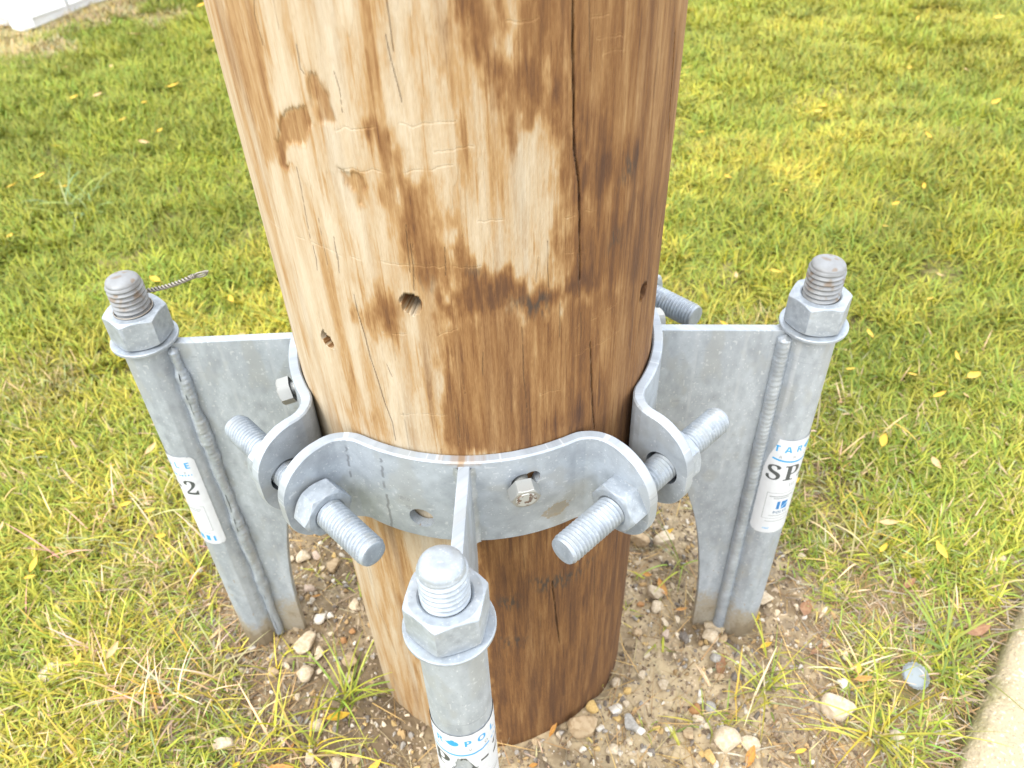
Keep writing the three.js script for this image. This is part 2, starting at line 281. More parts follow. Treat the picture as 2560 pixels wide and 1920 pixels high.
  const lineDist = (P, x, y) => { let d = 1e9, tt = 0; for (let i = 1; i < P.length; i++) { const ax = P[i - 1][0], ay = P[i - 1][1], ex = P[i][0] - ax, ey = P[i][1] - ay, t = Math.min(1, Math.max(0, ((x - ax) * ex + (y - ay) * ey) / (ex * ex + ey * ey + 1e-9))), q = Math.hypot(x - ax - ex * t, y - ay - ey * t); if (q < d) { d = q; tt = (i - 1 + t) / (P.length - 1); } } return [d, tt]; };
  const check = (w, dep, P0, n) => { const P = P0.map(([a, h]) => [X(a), Y(h)]); each(P0, 6, (k, az, h) => { const [d, t] = lineDist(P, X(az) + (fbm(1, h * 26, 3, 300 + n) - 0.5) * 2.4, Y(h)); const ww = w * (0.25 + 0.75 * Math.sin(PI * Math.min(1, Math.max(0.02, t))) ** 0.5) * lerp(0.6, 1.2, noise(2, h * 90, n)); const q = dep * (1 - sm(ww * 0.25, ww * 0.95, d)); groove[k] = Math.max(groove[k], q); if (w > 0.7) deep[k] = Math.max(deep[k], q); }); };
  CHECKS.forEach(([w, d, P], n) => check(w * 0.66, d * 0.8, P, n));
  { // many small seasoning checks following the grain
    const q = mulberry(77); for (let n = 0; n < 90; n++) { const az = -95 + 190 * q(), h = 0.0 + 0.98 * q(), l = 0.015 + 0.07 * q() * q(), s = (q() - 0.5) * 1.5; check(0.3 + 0.4 * q(), 0.6 + 0.9 * q(), [[az, h], [az + s, h - l]], 400 + n); }
  }
  CUTS.forEach((P0, n) => { if ([3, 4, 12, 13, 15].includes(n)) return; const P = P0.map(([a, h]) => [X(a), Y(h)]); each(P0, 5, (k, az, h) => { const [d] = lineDist(P, X(az), Y(h) + (fbm(az * 0.4, 1, 3, 520 + n) - 0.5) * 5); const e = noise(az * 0.35, n * 3.7, 530); const q = sm(0.15, 0.5, e); groove[k] = Math.max(groove[k], 0.5 * q * (1 - sm(0.1, 0.75, d))); if (d < 1.6) tone[k] -= 0.10 * q * sm(0.3, 0.8, d) * (1 - sm(0.9, 1.6, d)) * (0.3 + noise(az * 3, h * 300, 77)) }); });
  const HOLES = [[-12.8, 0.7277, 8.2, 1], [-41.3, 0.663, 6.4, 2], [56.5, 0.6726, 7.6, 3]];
  for (const [ha, hh, R] of HOLES) each([[ha, hh]], R + 6, (k, az, h) => { const e = Math.hypot((az - ha) * MM, (h - hh) * 1000) + (fbm(az * 2, h * 200, 2, 55) - 0.5) * 3; tone[k] = Math.max(tone[k], 0.7 * (1 - sm(R - 0.5, R + 1.5, e))); }); // drilled holes toned darker brown inside, the recess shade put into the colour
  const ramp = [[0, [0.42, 0.352, 0.255]], [0.2, [0.36, 0.278, 0.178]], [0.36, [0.305, 0.19, 0.082]], [0.52, [0.218, 0.115, 0.04]], [0.68, [0.15, 0.067, 0.018]], [0.84, [0.092, 0.038, 0.011]], [1.05, [0.05, 0.02, 0.008]]];
  const rampAt = (t) => { t = Math.min(1.05, Math.max(0, t)); let k = 1; while (k < ramp.length - 1 && ramp[k][0] < t) k++; const a = ramp[k - 1], b = ramp[k]; return mix3(a[1], b[1], (t - a[0]) / (b[0] - a[0])); };
  const fibre = (az, h) => 0.30 * noise(az * 1.7, h * 34, 606) + 0.22 * noise(az * 1.0, h * 16, 607) + 0.5 * fibreFine(az, h), fibreFine = (az, h) => 0.14 * (1 - 2 * Math.abs(noise(az * 11, h * 42, 605) - 0.5)) + 0.2 * noise(az * 4.2, h * 18, 601) + 0.34 * noise(az * 8, h * 34, 602) + 0.16 * noise(az * 1.6, h * 9, 603) + 0.2 * noise(az * 5, h * 150, 604);
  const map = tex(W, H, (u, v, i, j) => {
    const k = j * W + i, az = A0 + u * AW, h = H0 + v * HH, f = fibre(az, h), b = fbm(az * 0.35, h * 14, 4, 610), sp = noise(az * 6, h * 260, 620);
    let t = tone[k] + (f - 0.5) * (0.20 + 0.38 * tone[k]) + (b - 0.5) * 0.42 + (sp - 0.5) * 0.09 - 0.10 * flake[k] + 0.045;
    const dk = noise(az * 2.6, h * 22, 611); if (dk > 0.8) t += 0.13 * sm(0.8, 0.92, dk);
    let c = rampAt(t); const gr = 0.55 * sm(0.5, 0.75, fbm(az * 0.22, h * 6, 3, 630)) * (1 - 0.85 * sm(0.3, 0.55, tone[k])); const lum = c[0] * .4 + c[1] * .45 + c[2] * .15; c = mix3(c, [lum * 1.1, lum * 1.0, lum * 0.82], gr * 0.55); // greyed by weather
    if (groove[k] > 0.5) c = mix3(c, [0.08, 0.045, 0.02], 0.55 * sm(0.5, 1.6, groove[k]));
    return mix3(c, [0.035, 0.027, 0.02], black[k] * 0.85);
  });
  const bump = tex(W, H, (u, v, i, j) => { const k = j * W + i, az = A0 + u * AW, h = H0 + v * HH; return 0.62 + 0.26 * (fibre(az, h) - 0.5) + 0.08 * (noise(az * 7, h * 300, 640) - 0.5) - 0.22 * lift[k] + 0.10 * flake[k] - 0.22 * Math.max(-0.6, Math.min(1.6, groove[k])); }, false);
  for (const t of [map, bump]) { t.wrapS = t.wrapT = THREE.MirroredRepeatWrapping; }
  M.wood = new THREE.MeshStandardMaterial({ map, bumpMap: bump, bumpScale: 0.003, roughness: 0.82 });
  const az = [], hs = []; for (let a = -96; a < 96; a += 0.27) az.push(a); for (let a = 96; a <= 264; a += 4) az.push(a);
  for (let h = -0.09; h < 0.36; h += 0.004) hs.push(h); for (let h = 0.36; h < 0.93; h += 0.0022) hs.push(h); for (let h = 0.93; h < 1.6; h += 0.012) hs.push(h); for (let h = 1.6; h <= 9.01; h += 0.15) hs.push(h);
  const samp = (a, h) => { const [i, j] = idx(a, h); if (i < 0 || j < 0 || i >= W || j >= H) return 0; return -deep[(j | 0) * W + (i | 0)] * 0.001 - 0.0009 * lift[(j | 0) * W + (i | 0)]; };
  const g = grid(az.length - 1, hs.length - 1, (u, v, i, j) => {
    const a = i === az.length - 1 ? 264 : az[i], h = hs[j]; let r = poleR(h) + 0.0035 * (fbm(Math.sin(a * DEG) * 2 + 7, h * 2.2 + Math.cos(a * DEG), 3, 650) - 0.5) + 0.0016 * (fbm(Math.sin(a * DEG) * 9 + 20, h * 5 + Math.cos(a * DEG) * 9, 2, 651) - 0.5);
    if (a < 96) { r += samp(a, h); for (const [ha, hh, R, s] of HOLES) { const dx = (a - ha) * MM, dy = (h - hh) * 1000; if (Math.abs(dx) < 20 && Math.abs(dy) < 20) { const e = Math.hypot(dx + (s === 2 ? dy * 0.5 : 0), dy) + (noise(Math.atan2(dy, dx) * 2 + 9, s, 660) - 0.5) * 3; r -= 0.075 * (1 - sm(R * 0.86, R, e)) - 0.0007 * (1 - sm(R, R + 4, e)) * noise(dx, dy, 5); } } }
    return [r * Math.sin(a * DEG), h, r * Math.cos(a * DEG), (a - A0) / AW, (h - H0) / HH];
  }, false);
  const cap = new THREE.CircleGeometry(poleR(9), 48); cap.rotateX(-PI / 2); cap.translate(0, hs[hs.length - 1], 0);
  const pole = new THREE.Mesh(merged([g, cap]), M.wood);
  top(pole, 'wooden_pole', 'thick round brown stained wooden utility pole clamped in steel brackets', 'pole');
}

// ------------------------------------------------------------------ galvanised steel
const zinc = (u, v, s) => {
  const a = pfbm(u, v, 5, 4, s), b = pfbm(u, v, 24, 4, s + 9), c = pnoise(u * 190, v * 190, 190, 190, s + 20), q = pnoise(u * 70, v * 90, 70, 90, s + 30);
  let k = 0.9 + 0.26 * (a - 0.5) + 0.40 * (b - 0.5) + 0.05 * (c - 0.5); let col = [0.362 * k, 0.405 * k, 0.452 * k];
  col = mix3(col, [0.31, 0.33, 0.335], 0.6 * sm(0.55, 0.72, pfbm(u, v, 9, 3, s + 40)));
  if (c > 0.93 && b > 0.5) col = mix3(col, [0.62, 0.64, 0.66], 0.8); if (q > 0.9) col = mix3(col, [0.49, 0.52, 0.55], 0.6); if (c < 0.035) col = mix3(col, [0.2, 0.21, 0.23], 0.6);
  return col;
};
const zincTex = tex(512, 512, (u, v) => zinc(u, v, 700)); zincTex.repeat.set(4, 4); // uv in metres, 0.25 m tile
const zincBump = tex(512, 512, (u, v) => 0.5 * pfbm(u, v, 40, 4, 702) + 0.5 * pfbm(u, v, 10, 3, 705), false); zincBump.repeat.set(4, 4);
const steel = (map, o = {}) => new THREE.MeshStandardMaterial({ map, bumpMap: zincBump, bumpScale: 0.0006, metalness: 0.32, roughness: 0.54, ...o });
M.zinc = steel(zincTex);
// tube and fin share a map whose v runs up from the soil (0.64 m): splashed mud dried on the foot
const footTex = tex(640, 1024, (u, v) => {
  let c = zinc((u * 2) % 1, (v * 2) % 1, 760); const h = v * 0.64 - 0.06, e = h + (pfbm(u, v, 9, 5, 780) - 0.5) * 0.10 + (pnoise(u * 120, v * 190, 120, 190, 781) - 0.5) * 0.02;
  c = mix3(c, [0.32, 0.275, 0.195], 0.85 * (1 - sm(0.045, 0.085, e))); c = mix3(c, mix3([0.18, 0.14, 0.09], [0.28, 0.23, 0.155], pfbm(u, v, 50, 3, 785)), 0.9 * (1 - sm(0.02, 0.045, e)));
  const run = pnoise(u * 46, v * 3, 46, 3, 795); if (run > 0.72) c = mix3(c, [0.52, 0.55, 0.58], 0.35 * sm(0.72, 0.9, run) * pnoise(u * 60, v * 30, 60, 30, 796)); const scr = pnoise(u * 14, v * 420, 14, 420, 797); if (scr > 0.93) c = mix3(c, [0.22, 0.24, 0.26], 0.4); if (h < 0.16 && pnoise(u * 100, v * 140, 100, 140, 790) > 0.93) c = mix3(c, [0.3, 0.25, 0.18], 0.7); return c;
});
footTex.wrapT = THREE.ClampToEdgeWrapping;
const footUV = (g, f) => { const p = g.attributes.position, T = new Float32Array(p.count * 2); for (let i = 0; i < p.count; i++) { T[2 * i] = f(p, i); T[2 * i + 1] = (p.getY(i) + 0.06) / 0.64; } g.setAttribute('uv', new THREE.BufferAttribute(T, 2)); return g; };
M.foot = steel(footTex, { bumpMap: null });
const nutTex = tex(256, 256, (u, v) => { const c = zinc(u, v, 820); return [c[0] * 0.93, c[1] * 0.94, c[2] * 0.95]; }); nutTex.repeat.set(8, 8);
M.nut = steel(nutTex, { bumpScale: 0.0004, roughness: 0.46 });
M.rod = steel(tex(256, 256, (u, v) => mix3(mix3([0.18, 0.185, 0.19], [0.27, 0.285, 0.30], pfbm(u, v, 12, 4, 830)), [0.17, 0.12, 0.075], 0.75 * sm(0.56, 0.74, pfbm(u, v, 9, 3, 840)))), { bumpMap: null, roughness: 0.6 }); M.rod.map.repeat.set(10, 10);
M.bolt = steel(nutTex, { bumpMap: null, roughness: 0.48 });

function threaded(r, len, pitch, depth, dome, per = 9, nt = 36) { // rod along +y from 0 to len with a true helix; rounded or chamfered end at the top
  const rows = []; const n = Math.round(len / pitch * per);
  const g = grid(nt, n, (u, v) => { const y = v * len, t = ((y / pitch - u) % 1 + 1) % 1, w = Math.abs(2 * t - 1); let R = r - depth * (1 - sm(0.12, 0.88, w)) ; const e = len - y; if (e < pitch) R = Math.min(R, r - depth * 0.9 + e * 0.4); if (y < pitch) R = Math.min(R, r - depth * 0.9 + y * 0.4); const a = u * 2 * PI; return [R * Math.cos(a), y, -R * Math.sin(a), u * 2 * PI * r, y]; }, true);
  const pts = []; const r1 = r - depth * 0.9; for (let k = 0; k <= 8; k++) { const t = k / 8 * PI / 2; pts.push(new THREE.Vector2(Math.max(1e-5, r1 * Math.cos(t) ** (dome > 0.004 ? 0.75 : 0.28)), len + dome * Math.sin(t))); }
  const cap = new THREE.LatheGeometry(pts, nt), base = new THREE.CircleGeometry(r1, nt); base.rotateX(PI / 2);
  const cu = boxUV(cap); cu.computeVertexNormals(); return merged([g, flat(cap.clone()).setAttribute('uv', cu.attributes.uv), boxUV(base)]);
}
function hexNut(af, h, hole, chamferBoth = true, seg = 12) { // axis +y, foot at 0
  const rin = af / 2, P = [], rows = [];
  const rh = (t) => { const m = ((t % (PI / 3)) + PI / 3) % (PI / 3) - PI / 6; return rin / Math.cos(m) * (1 - 0.018 * sm(0.46, 0.53, Math.abs(m))); };
  const N = 6 * seg, ring = (f) => { const o = []; for (let i = 0; i <= N; i++) { const t = i / N * 2 * PI; o.push(f(t)); } rows.push(o); };
  const dz = (t) => Math.max(0, rh(t) - rin * 0.965) * 0.62;
  ring((t) => [hole, h - 0.001, t]); ring((t) => [hole + 0.0016, h, t]); ring((t) => [rin * 0.955, h, t]); ring((t) => [rh(t) - 0.0004, h - dz(t) + 0.0002, t]); ring((t) => [rh(t), h - dz(t) - 0.0006, t]); ring((t) => [rh(t), chamferBoth ? dz(t) + 0.0006 : 0, t]); if (chamferBoth) ring((t) => [rin * 0.96, 0, t]);
  const g = grid(N, rows.length - 1, (u, v, i, j) => { const [r, y, t] = rows[j][i]; return [r * Math.cos(t), y, r * Math.sin(t)]; });
  return boxUV(toCreasedNormals(g, 0.45));
}
function ringGeo(ri, ro, h, seg = 48) { const c = 0.0008, p = [[ri, 0], [ro - c, 0], [ro, c], [ro, h - c], [ro - c, h], [ri, h], [ri, 0]].map((q) => new THREE.Vector2(...q)); return boxUV(toCreasedNormals(new THREE.LatheGeometry(p, seg), 0.5)); }

// ---- clamp plate: hugs a quarter of the pole, bends out into two ears with rounded ends
const D = 0.354, T = 0.0105, HC = [0.4525, 0.5635], HB = 0.507, RB = 0.2355, EAR = 0.0245, PIPE = 0.0262;
function clampPath() { // half path in plan (x tangential, z radial), from the middle to the ear end; [x, z, nx, nz (outward side)]
  const Rc = 0.1846 + T / 2, rho = 0.031, J = 45 * DEG, sp = (EAR + rho) / (Rc + rho), phi = Math.asin(sp), a0 = J - phi, o = [];
  for (let k = 0; k <= 14; k++) { const a = a0 * k / 14; o.push([Rc * Math.sin(a), Rc * Math.cos(a), Math.sin(a), Math.cos(a)]); }
  const C = [(Rc + rho) * Math.sin(a0), (Rc + rho) * Math.cos(a0)], turn = PI / 2 - phi; // swing from facing the pole to lying along the joint plane
  for (let k = 1; k <= 14; k++) { const a = a0 + PI + -turn * k / 14; o.push([C[0] + rho * Math.sin(a), C[1] + rho * Math.cos(a), -Math.sin(a), -Math.cos(a)]); }
  const e = [Math.sin(J), Math.cos(J)], r1 = (Rc + rho) * Math.cos(phi), r2 = 0.2645, q = o[o.length - 1];
  for (let k = 1; k <= 22; k++) { const t = 1 - (1 - k / 22) ** 1.7, r = r1 + (r2 - r1) * t; o.push([r * e[0] - EAR * e[1], r * e[1] + EAR * e[0], q[2], q[3]]); }
  return o;
}
const clampGeo = (() => {
  const half = clampPath(), path = [...half.slice(1).reverse().map(([x, z, a, b]) => [-x, z, -a, b]), ...half];
  let s = 0; const S = path.map((p, i) => i ? s += Math.hypot(p[0] - path[i - 1][0], p[1] - path[i - 1][1]) : 0), L = s, mid = (HC[0] + HC[1]) / 2, Hh = (HC[1] - HC[0]) / 2, rc = 0.046, c = 0.0016;
  const sec = path.map((p, i) => { const e = Math.min(S[i], L - S[i]), hh = Hh + 0.0004 * (fbm(S[i] * 160, 3, 2, 7) - 0.5) - (e < rc ? rc - Math.sqrt(Math.max(0, rc * rc - (rc - e) ** 2)) : 0); const q = []; const o = T / 2; for (const [n, y] of [[o, -hh + c], [o, hh - c], [o - c, hh], [-o + c, hh], [-o, hh - c], [-o, -hh + c], [-o + c, -hh], [o - c, -hh]]) q.push([p[0] + p[2] * n, mid + y, p[1] + p[3] * n, S[i], mid + y]); q.push(q[0]); return q; });
  const g = grid(8, path.length - 1, (u, v, i, j) => sec[j][i]);
  const endCap = (q, flip) => { const P = [], I = []; q.slice(0, 8).forEach((p) => P.push(p[0], p[1], p[2])); for (let k = 1; k < 7; k++) flip ? I.push(0, k + 1, k) : I.push(0, k, k + 1); const h = new THREE.BufferGeometry(); h.setAttribute('position', new THREE.Float32BufferAttribute(P, 3)); h.setAttribute('uv', new THREE.Float32BufferAttribute(q.slice(0, 8).flatMap((p) => [p[3], p[4]]), 2)); h.setIndex(I); h.computeVertexNormals(); return h; };
  let solid = merged([g, endCap(sec[0], false), endCap(sec[sec.length - 1], true)]);
  // make sure faces point outwards
  const P = solid.attributes.position; let vol = 0; const A = new THREE.Vector3(), B = new THREE.Vector3(), Cc = new THREE.Vector3();
  for (let i = 0; i < P.count; i += 3) { A.fromBufferAttribute(P, i); B.fromBufferAttribute(P, i + 1); Cc.fromBufferAttribute(P, i + 2); vol += A.dot(B.cross(Cc)); }
  if (vol < 0) { for (const k of ['position', 'uv', 'normal']) { const at = solid.attributes[k], n = at.itemSize; for (let i = 0; i < at.count; i += 3) for (let e = 0; e < n; e++) { const x = at.array[(i + 1) * n + e]; at.array[(i + 1) * n + e] = at.array[(i + 2) * n + e]; at.array[(i + 2) * n + e] = x; } } }
  solid = toCreasedNormals(solid, 0.4);
  const ev = new Evaluator(); ev.attributes = ['position', 'uv', 'normal']; ev.useGroups = false;
  let cur = new Brush(solid); cur.updateMatrixWorld();
  const cutCyl = (r, az, h, sx = 1, spin = 0) => { const g = new THREE.CylinderGeometry(r, r, 0.06, 28); g.scale(sx, 1, 1); g.rotateY(spin); g.rotateX(PI / 2); const b = new Brush(g); b.position.copy(polar(0.19, az * DEG, h)); b.rotation.y = az * DEG; b.updateMatrixWorld(); cur = ev.evaluate(cur, b, SUBTRACTION); };
  cutCyl(0.0125, -13.6, 0.4815); cutCyl(0.0118, 15.6, 0.529); cutCyl(0.0078, 18.0, 0.534); // plain hole, and the slot behind the lag screw
  for (const s of [-1, 1]) { const g = new THREE.CylinderGeometry(0.0182, 0.0182, 0.03, 30); g.rotateZ(PI / 2); const b = new Brush(g); const e = 45 * DEG * s, p = polar(RB, e, HB), n = new THREE.Vector3(Math.cos(e), 0, -Math.sin(e)).multiplyScalar(-s * EAR); b.position.copy(p.add(n)); b.rotation.y = e; b.updateMatrixWorld(); cur = ev.evaluate(cur, b, SUBTRACTION); }
  const out = flat(cur.geometry); out.userData = { L }; out.translate(0, 0, -D); return out;
})();
const CL = clampGeo.userData.L || 0.42;
// clamp maps: u along the plate in metres (0..L), v = height; the plate facing the photographer carries rust water, a brown blotch and dark mill scratches
const clampMap = (stained, sd) => { const t = tex(1024, 512, (u, v) => {
  const x = u * CL, h = 0.44 + v * 0.13; let c = zinc((x * 4) % 1, (h * 4) % 1, sd);
  if (stained) {
    const m = CL / 2, w = (fbm(x * 300, h * 300, 3, 881) - 0.5);
    const drip = (px, half, y0, y1) => (1 - sm(half * 0.4, half * 1.4, Math.abs(x - px + w * 0.006))) * sm(y0, y0 + 0.02, h + w * 0.02) * (h < y1 ? 1 : 0);
    c = mix3(c, [0.26, 0.155, 0.065], 0.8 * Math.max(drip(m - 0.003, 0.0045, 0.53, 1), 0.6 * (1 - sm(0.004, 0.02, Math.abs(x - m) + w * 0.03)) * sm(0.5565, 0.5615, h + w * 0.004)));
    const bx = (x - m - 0.083) / 0.013, by = (h - 0.479) / 0.0105, e = Math.hypot(bx - by * 0.35, by) + w * 1.0; c = mix3(c, [0.28, 0.225, 0.145], 0.75 * (1 - sm(0.8, 1.0, e)) * (e > 0.72 ? 1 : 0.55)); c = mix3(c, [0.25, 0.24, 0.21], 0.7 * (1 - sm(0.55, 0.8, e)));
    for (const [px, y0, y1, wd] of [[m - 0.0785, 0.454, 0.553, 0.0013], [m - 0.118, 0.511, 0.556, 0.0012]]) { const d = Math.abs(x - px - 0.05 * (h - 0.50) * 0.3 + (fbm(1, h * 200, 2, 890) - 0.5) * 0.003); if (h > y0 && h < y1) c = mix3(c, [0.16, 0.17, 0.19], 0.75 * (1 - sm(wd * 0.5, wd * 1.5, d)) * sm(0.15, 0.4, noise(2, h * 200, 892))); }
    for (const [px, py, n] of [[m - 0.066, 0.505, 9], [m - 0.06, 0.493, 5], [m - 0.056, 0.479, 4]]) { const dx = x - px, dy = h - py; if (dx > 0 && dx < 0.0015 * n && Math.abs(dy) < 0.0026 && noise(x * 1500, h * 400, 893) > 0.62) c = mix3(c, [0.22, 0.23, 0.25], 0.6); }
  }
  return c; });
  t.wrapT = THREE.ClampToEdgeWrapping; t.repeat.set(1 / CL, 1 / 0.13); t.offset.set(0, -0.44 / 0.13); return t; };
M.clampStained = steel(clampMap(true, 860), { bumpMap: null }); M.clamp = steel(clampMap(false, 870), { bumpMap: null });

const finGeo = (() => { // local frame: z = distance from the tube axis towards the pole is negative
  const sh = new THREE.Shape(); const r0 = 0.1951, r1 = D - PIPE + 0.002;
  sh.moveTo(r1, -0.06); sh.lineTo(r1, 0.548); sh.lineTo(r1 - 0.004, 0.5535); sh.lineTo(r0, 0.5575); sh.lineTo(r0, 0.446); sh.splineThru([[0.199, 0.425], [0.219, 0.375], [0.246, 0.312], [0.267, 0.243], [0.281, 0.163], [0.288, 0.08], [0.289, -0.06]].map((p) => new THREE.Vector2(...p)));
  const g = new THREE.ExtrudeGeometry(sh, { depth: 0.0085, bevelEnabled: true, bevelThickness: 0.001, bevelSize: 0.001, bevelSegments: 2, curveSegments: 6, steps: 1 });
  g.translate(0, 0, -0.00425); g.rotateY(-PI / 2); g.translate(0, 0, -D); const q = flat(g); return footUV(q, (p, i) => (p.getZ(i) + p.getX(i)) * 3 + 0.2);
})();
const pipeGeo = (() => { const pts = [[PIPE - 0.006, 0.54], [PIPE - 0.006, 0.5575], [PIPE - 0.001, 0.5575], [PIPE, 0.5565], [PIPE, 0.48], [PIPE, 0.3], [PIPE, 0.15], [PIPE, 0], [PIPE, -0.06]].reverse().map((p) => new THREE.Vector2(...p)); const g = toCreasedNormals(new THREE.LatheGeometry(pts, 48), 0.5); return footUV(g, (p, i) => { let a = Math.atan2(p.getX(i), p.getZ(i)); return a / (2 * PI) * 0.5 + 0.31; }); })();
// keep the seam of the tube's uv unbroken
{ const q = pipeGeo.attributes.uv; for (let i = 0; i < q.count; i += 3) { const u = [q.getX(i), q.getX(i + 1), q.getX(i + 2)], mx = Math.max(...u); for (let e = 0; e < 3; e++) if (mx - u[e] > 0.25) q.setX(i + e, u[e] + 0.5); } }
function weldGeo(side, seed, wild) { // bead in the corner between tube and fin, laid in overlapping crescents
  const N = 300, cx = side * 0.0082, cz = -0.0287;
  return grid(14, N, (u, v) => {
    const y = 0.552 - v * 0.55, a = u * 2 * PI, face = Math.cos(a - side * -0.75 - (side > 0 ? 0 : PI)); // 1 on the visible crown
    const rp = (y + 0.0035 * face) / 0.0068 + 0.7 * noise(y * 50, 1, seed), f = rp - Math.floor(rp);
    let r = (wild ? 0.0072 : 0.0082) * (0.95 + 0.10 * (1 - f) + (wild ? 0.45 : 0.2) * (fbm(u * 4, y * (wild ? 70 : 60), 3, seed) - 0.5));
    if (wild) r *= lerp(0.85, 1.2, sm(0.3, 0.75, noise(2, y * 24, seed + 5))); r *= sm(0, 0.01, v) * sm(0, 0.006, 1 - v);
    const wx = wild ? side * 0.0025 * (noise(3, y * 26, seed) - 0.5) : 0;
    return [cx + wx + r * Math.cos(a), y, cz + r * Math.sin(a), u * 0.04, y];
  }, true);
}
M.weld = steel(zincTex, { side: THREE.DoubleSide, roughness: 0.36, bumpScale: 0.0003 });
const finWeld = (() => { const list = []; for (const s of [-1, 1]) list.push(grid(6, 60, (u, v) => { const y = 0.557 - v * 0.105, a = u * PI / 2, r = 0.0052 * (0.85 + 0.3 * noise(u * 3, y * 160, 5)); return [s * (0.0047 + r - r * Math.sin(a) * 0.99), y, -D + 0.1948 + r - r * Math.cos(a) * 0.99, u * 0.01, y]; })); return merged(list); })();
const rodGeo = threaded(0.0187, 0.0565, 0.0055, 0.0021, 0.0055), rodDome = threaded(0.0187, 0.0545, 0.0055, 0.0021, 0.008), anchorNut = hexNut(0.0568, 0.0352, 0.0192), washerGeo = ringGeo(0.0195, 0.0352, 0.0042);

// ---- printed tube label (one design, worn differently)
function labelTexture(worn, seed) {
  const w = 1024, h = 1408, cv = document.createElement('canvas'); cv.width = w; cv.height = h; const x = cv.getContext('2d');
  x.fillStyle = '#bcc0c5'; x.fillRect(0, 0, w, h); const blue = '#2b8cc4', ink = '#43484b';
  x.textAlign = 'center'; x.textBaseline = 'middle'; x.fillStyle = blue; x.font = 'bold 118px sans-serif';
  const L = ['T', 'A', 'R', '', 'P', 'O', 'L', 'E']; L.forEach((c, i) => { const px = 95 + i * 119; if (c) x.fillText(c, px, 128); else { x.beginPath(); x.ellipse(px, 128, 48, 40, 0, 0, 7); x.fill(); x.fillRect(px - 14, 74, 28, 24); x.beginPath(); x.moveTo(px - 66, 120); x.lineTo(px - 30, 104); x.lineTo(px - 34, 150); x.fill(); } });
  x.fillStyle = '#666c6f'; x.font = '52px sans-serif'; ['A', 'N', 'C', 'V', 'O', 'R'].forEach((c, i) => x.fillText(c, 150 + i * 145, 238));
  x.strokeStyle = blue; x.lineWidth = 22; x.beginPath(); x.moveTo(70, 270); x.quadraticCurveTo(512, 350, 760, 288); x.stroke(); x.fillStyle = blue; for (let k = 0; k < 5; k++) x.fillRect(785 + k * 38, 276 - k * 5, 26 - k * 4, 20);
  x.fillStyle = ink; x.font = 'bold 300px serif'; x.fillText('S', 120, 470); x.fillText('P', 318, 470); x.fillText('A', 520, 470); x.fillText('-', 700, 460); x.fillText('2', 872, 470);
  x.fillStyle = '#6a7073'; x.font = '60px serif'; ['I', 'I', 'I'].forEach((c, i) => x.fillText(c, 330 + i * 26, 660));
  x.strokeStyle = '#7e8487'; x.lineWidth = 5; x.strokeRect(110, 770, 380, 400); x.strokeRect(545, 770, 380, 400);
  x.fillStyle = '#7e8487'; x.fillRect(140, 815, 280, 14); x.fillRect(190, 845, 180, 12); x.fillRect(580, 815, 300, 12); x.fillRect(600, 845, 260, 12);
  x.fillStyle = '#1f6aa5'; x.fillRect(240, 900, 34, 120); x.fillRect(292, 900, 76, 120); x.strokeStyle = '#bfe0f2'; x.lineWidth = 7; x.beginPath(); x.moveTo(292, 1010); x.lineTo(368, 930); x.stroke();
  x.fillStyle = '#4a6580'; x.font = 'bold 58px sans-serif'; x.fillText('POLYT', 300, 1070); x.fillStyle = '#8b9194'; x.fillRect(180, 1120, 230, 10); x.fillRect(150, 1210, 320, 10); x.fillRect(580, 1215, 300, 10);
  x.fillStyle = blue; if (!worn) for (const [px, ww] of [[560, 90], [690, 72], [800, 52], [895, 24]]) x.fillRect(px, 1268, ww, 86); x.font = 'bold 36px sans-serif'; x.fillText('ruul', 180, 1330);
  const t = new THREE.CanvasTexture(cv); t.colorSpace = THREE.SRGBColorSpace; t.magFilter = THREE.LinearFilter; t.wrapS = t.wrapT = THREE.ClampToEdgeWrapping; return t;
}
const labelMat = (worn) => new THREE.MeshStandardMaterial({ map: labelTexture(worn, 1), roughness: 0.42, metalness: 0 , side: THREE.DoubleSide });
M.label = labelMat(false); M.labelWorn = labelMat(true);
function labelGeo(halfDeg, y0, y1, keep) { // wraps the tube, rounded corners, cells where keep() fails are torn away
  const nu = 150, nv = 120, P = [], Tt = [], I = [], R = PIPE + 0.0007, w = 2 * halfDeg * DEG * PIPE, h = y1 - y0, rc = 0.008, ok = [];
  for (let j = 0; j <= nv; j++) for (let i = 0; i <= nu; i++) { const u = i / nu, v = j / nv, a = (u - 0.5) * 2 * halfDeg * DEG, r = R + 0.0003 * (noise(u * 30, v * 40, 940) - 0.5); P.push(r * Math.sin(a), y0 + v * h, r * Math.cos(a)); Tt.push(u, v); const dx = Math.max(0, Math.abs(u - 0.5) * w - (w / 2 - rc)), dy = Math.max(0, Math.abs(v - 0.5) * h - (h / 2 - rc)); ok.push(Math.hypot(dx, dy) <= rc + 1e-4 && (!keep || keep(u, v))); }
  const n = nu + 1; for (let j = 0; j < nv; j++) for (let i = 0; i < nu; i++) { const a = j * n + i; if (ok[a] && ok[a + 1] && ok[a + n + 1]) I.push(a, a + 1, a + n + 1); if (ok[a] && ok[a + n + 1] && ok[a + n]) I.push(a, a + n + 1, a + n); }
  const g = new THREE.BufferGeometry(); g.setAttribute('position', new THREE.Float32BufferAttribute(P, 3)); g.setAttribute('uv', new THREE.Float32BufferAttribute(Tt, 2)); g.setIndex(I); g.computeVertexNormals(); return g;
}
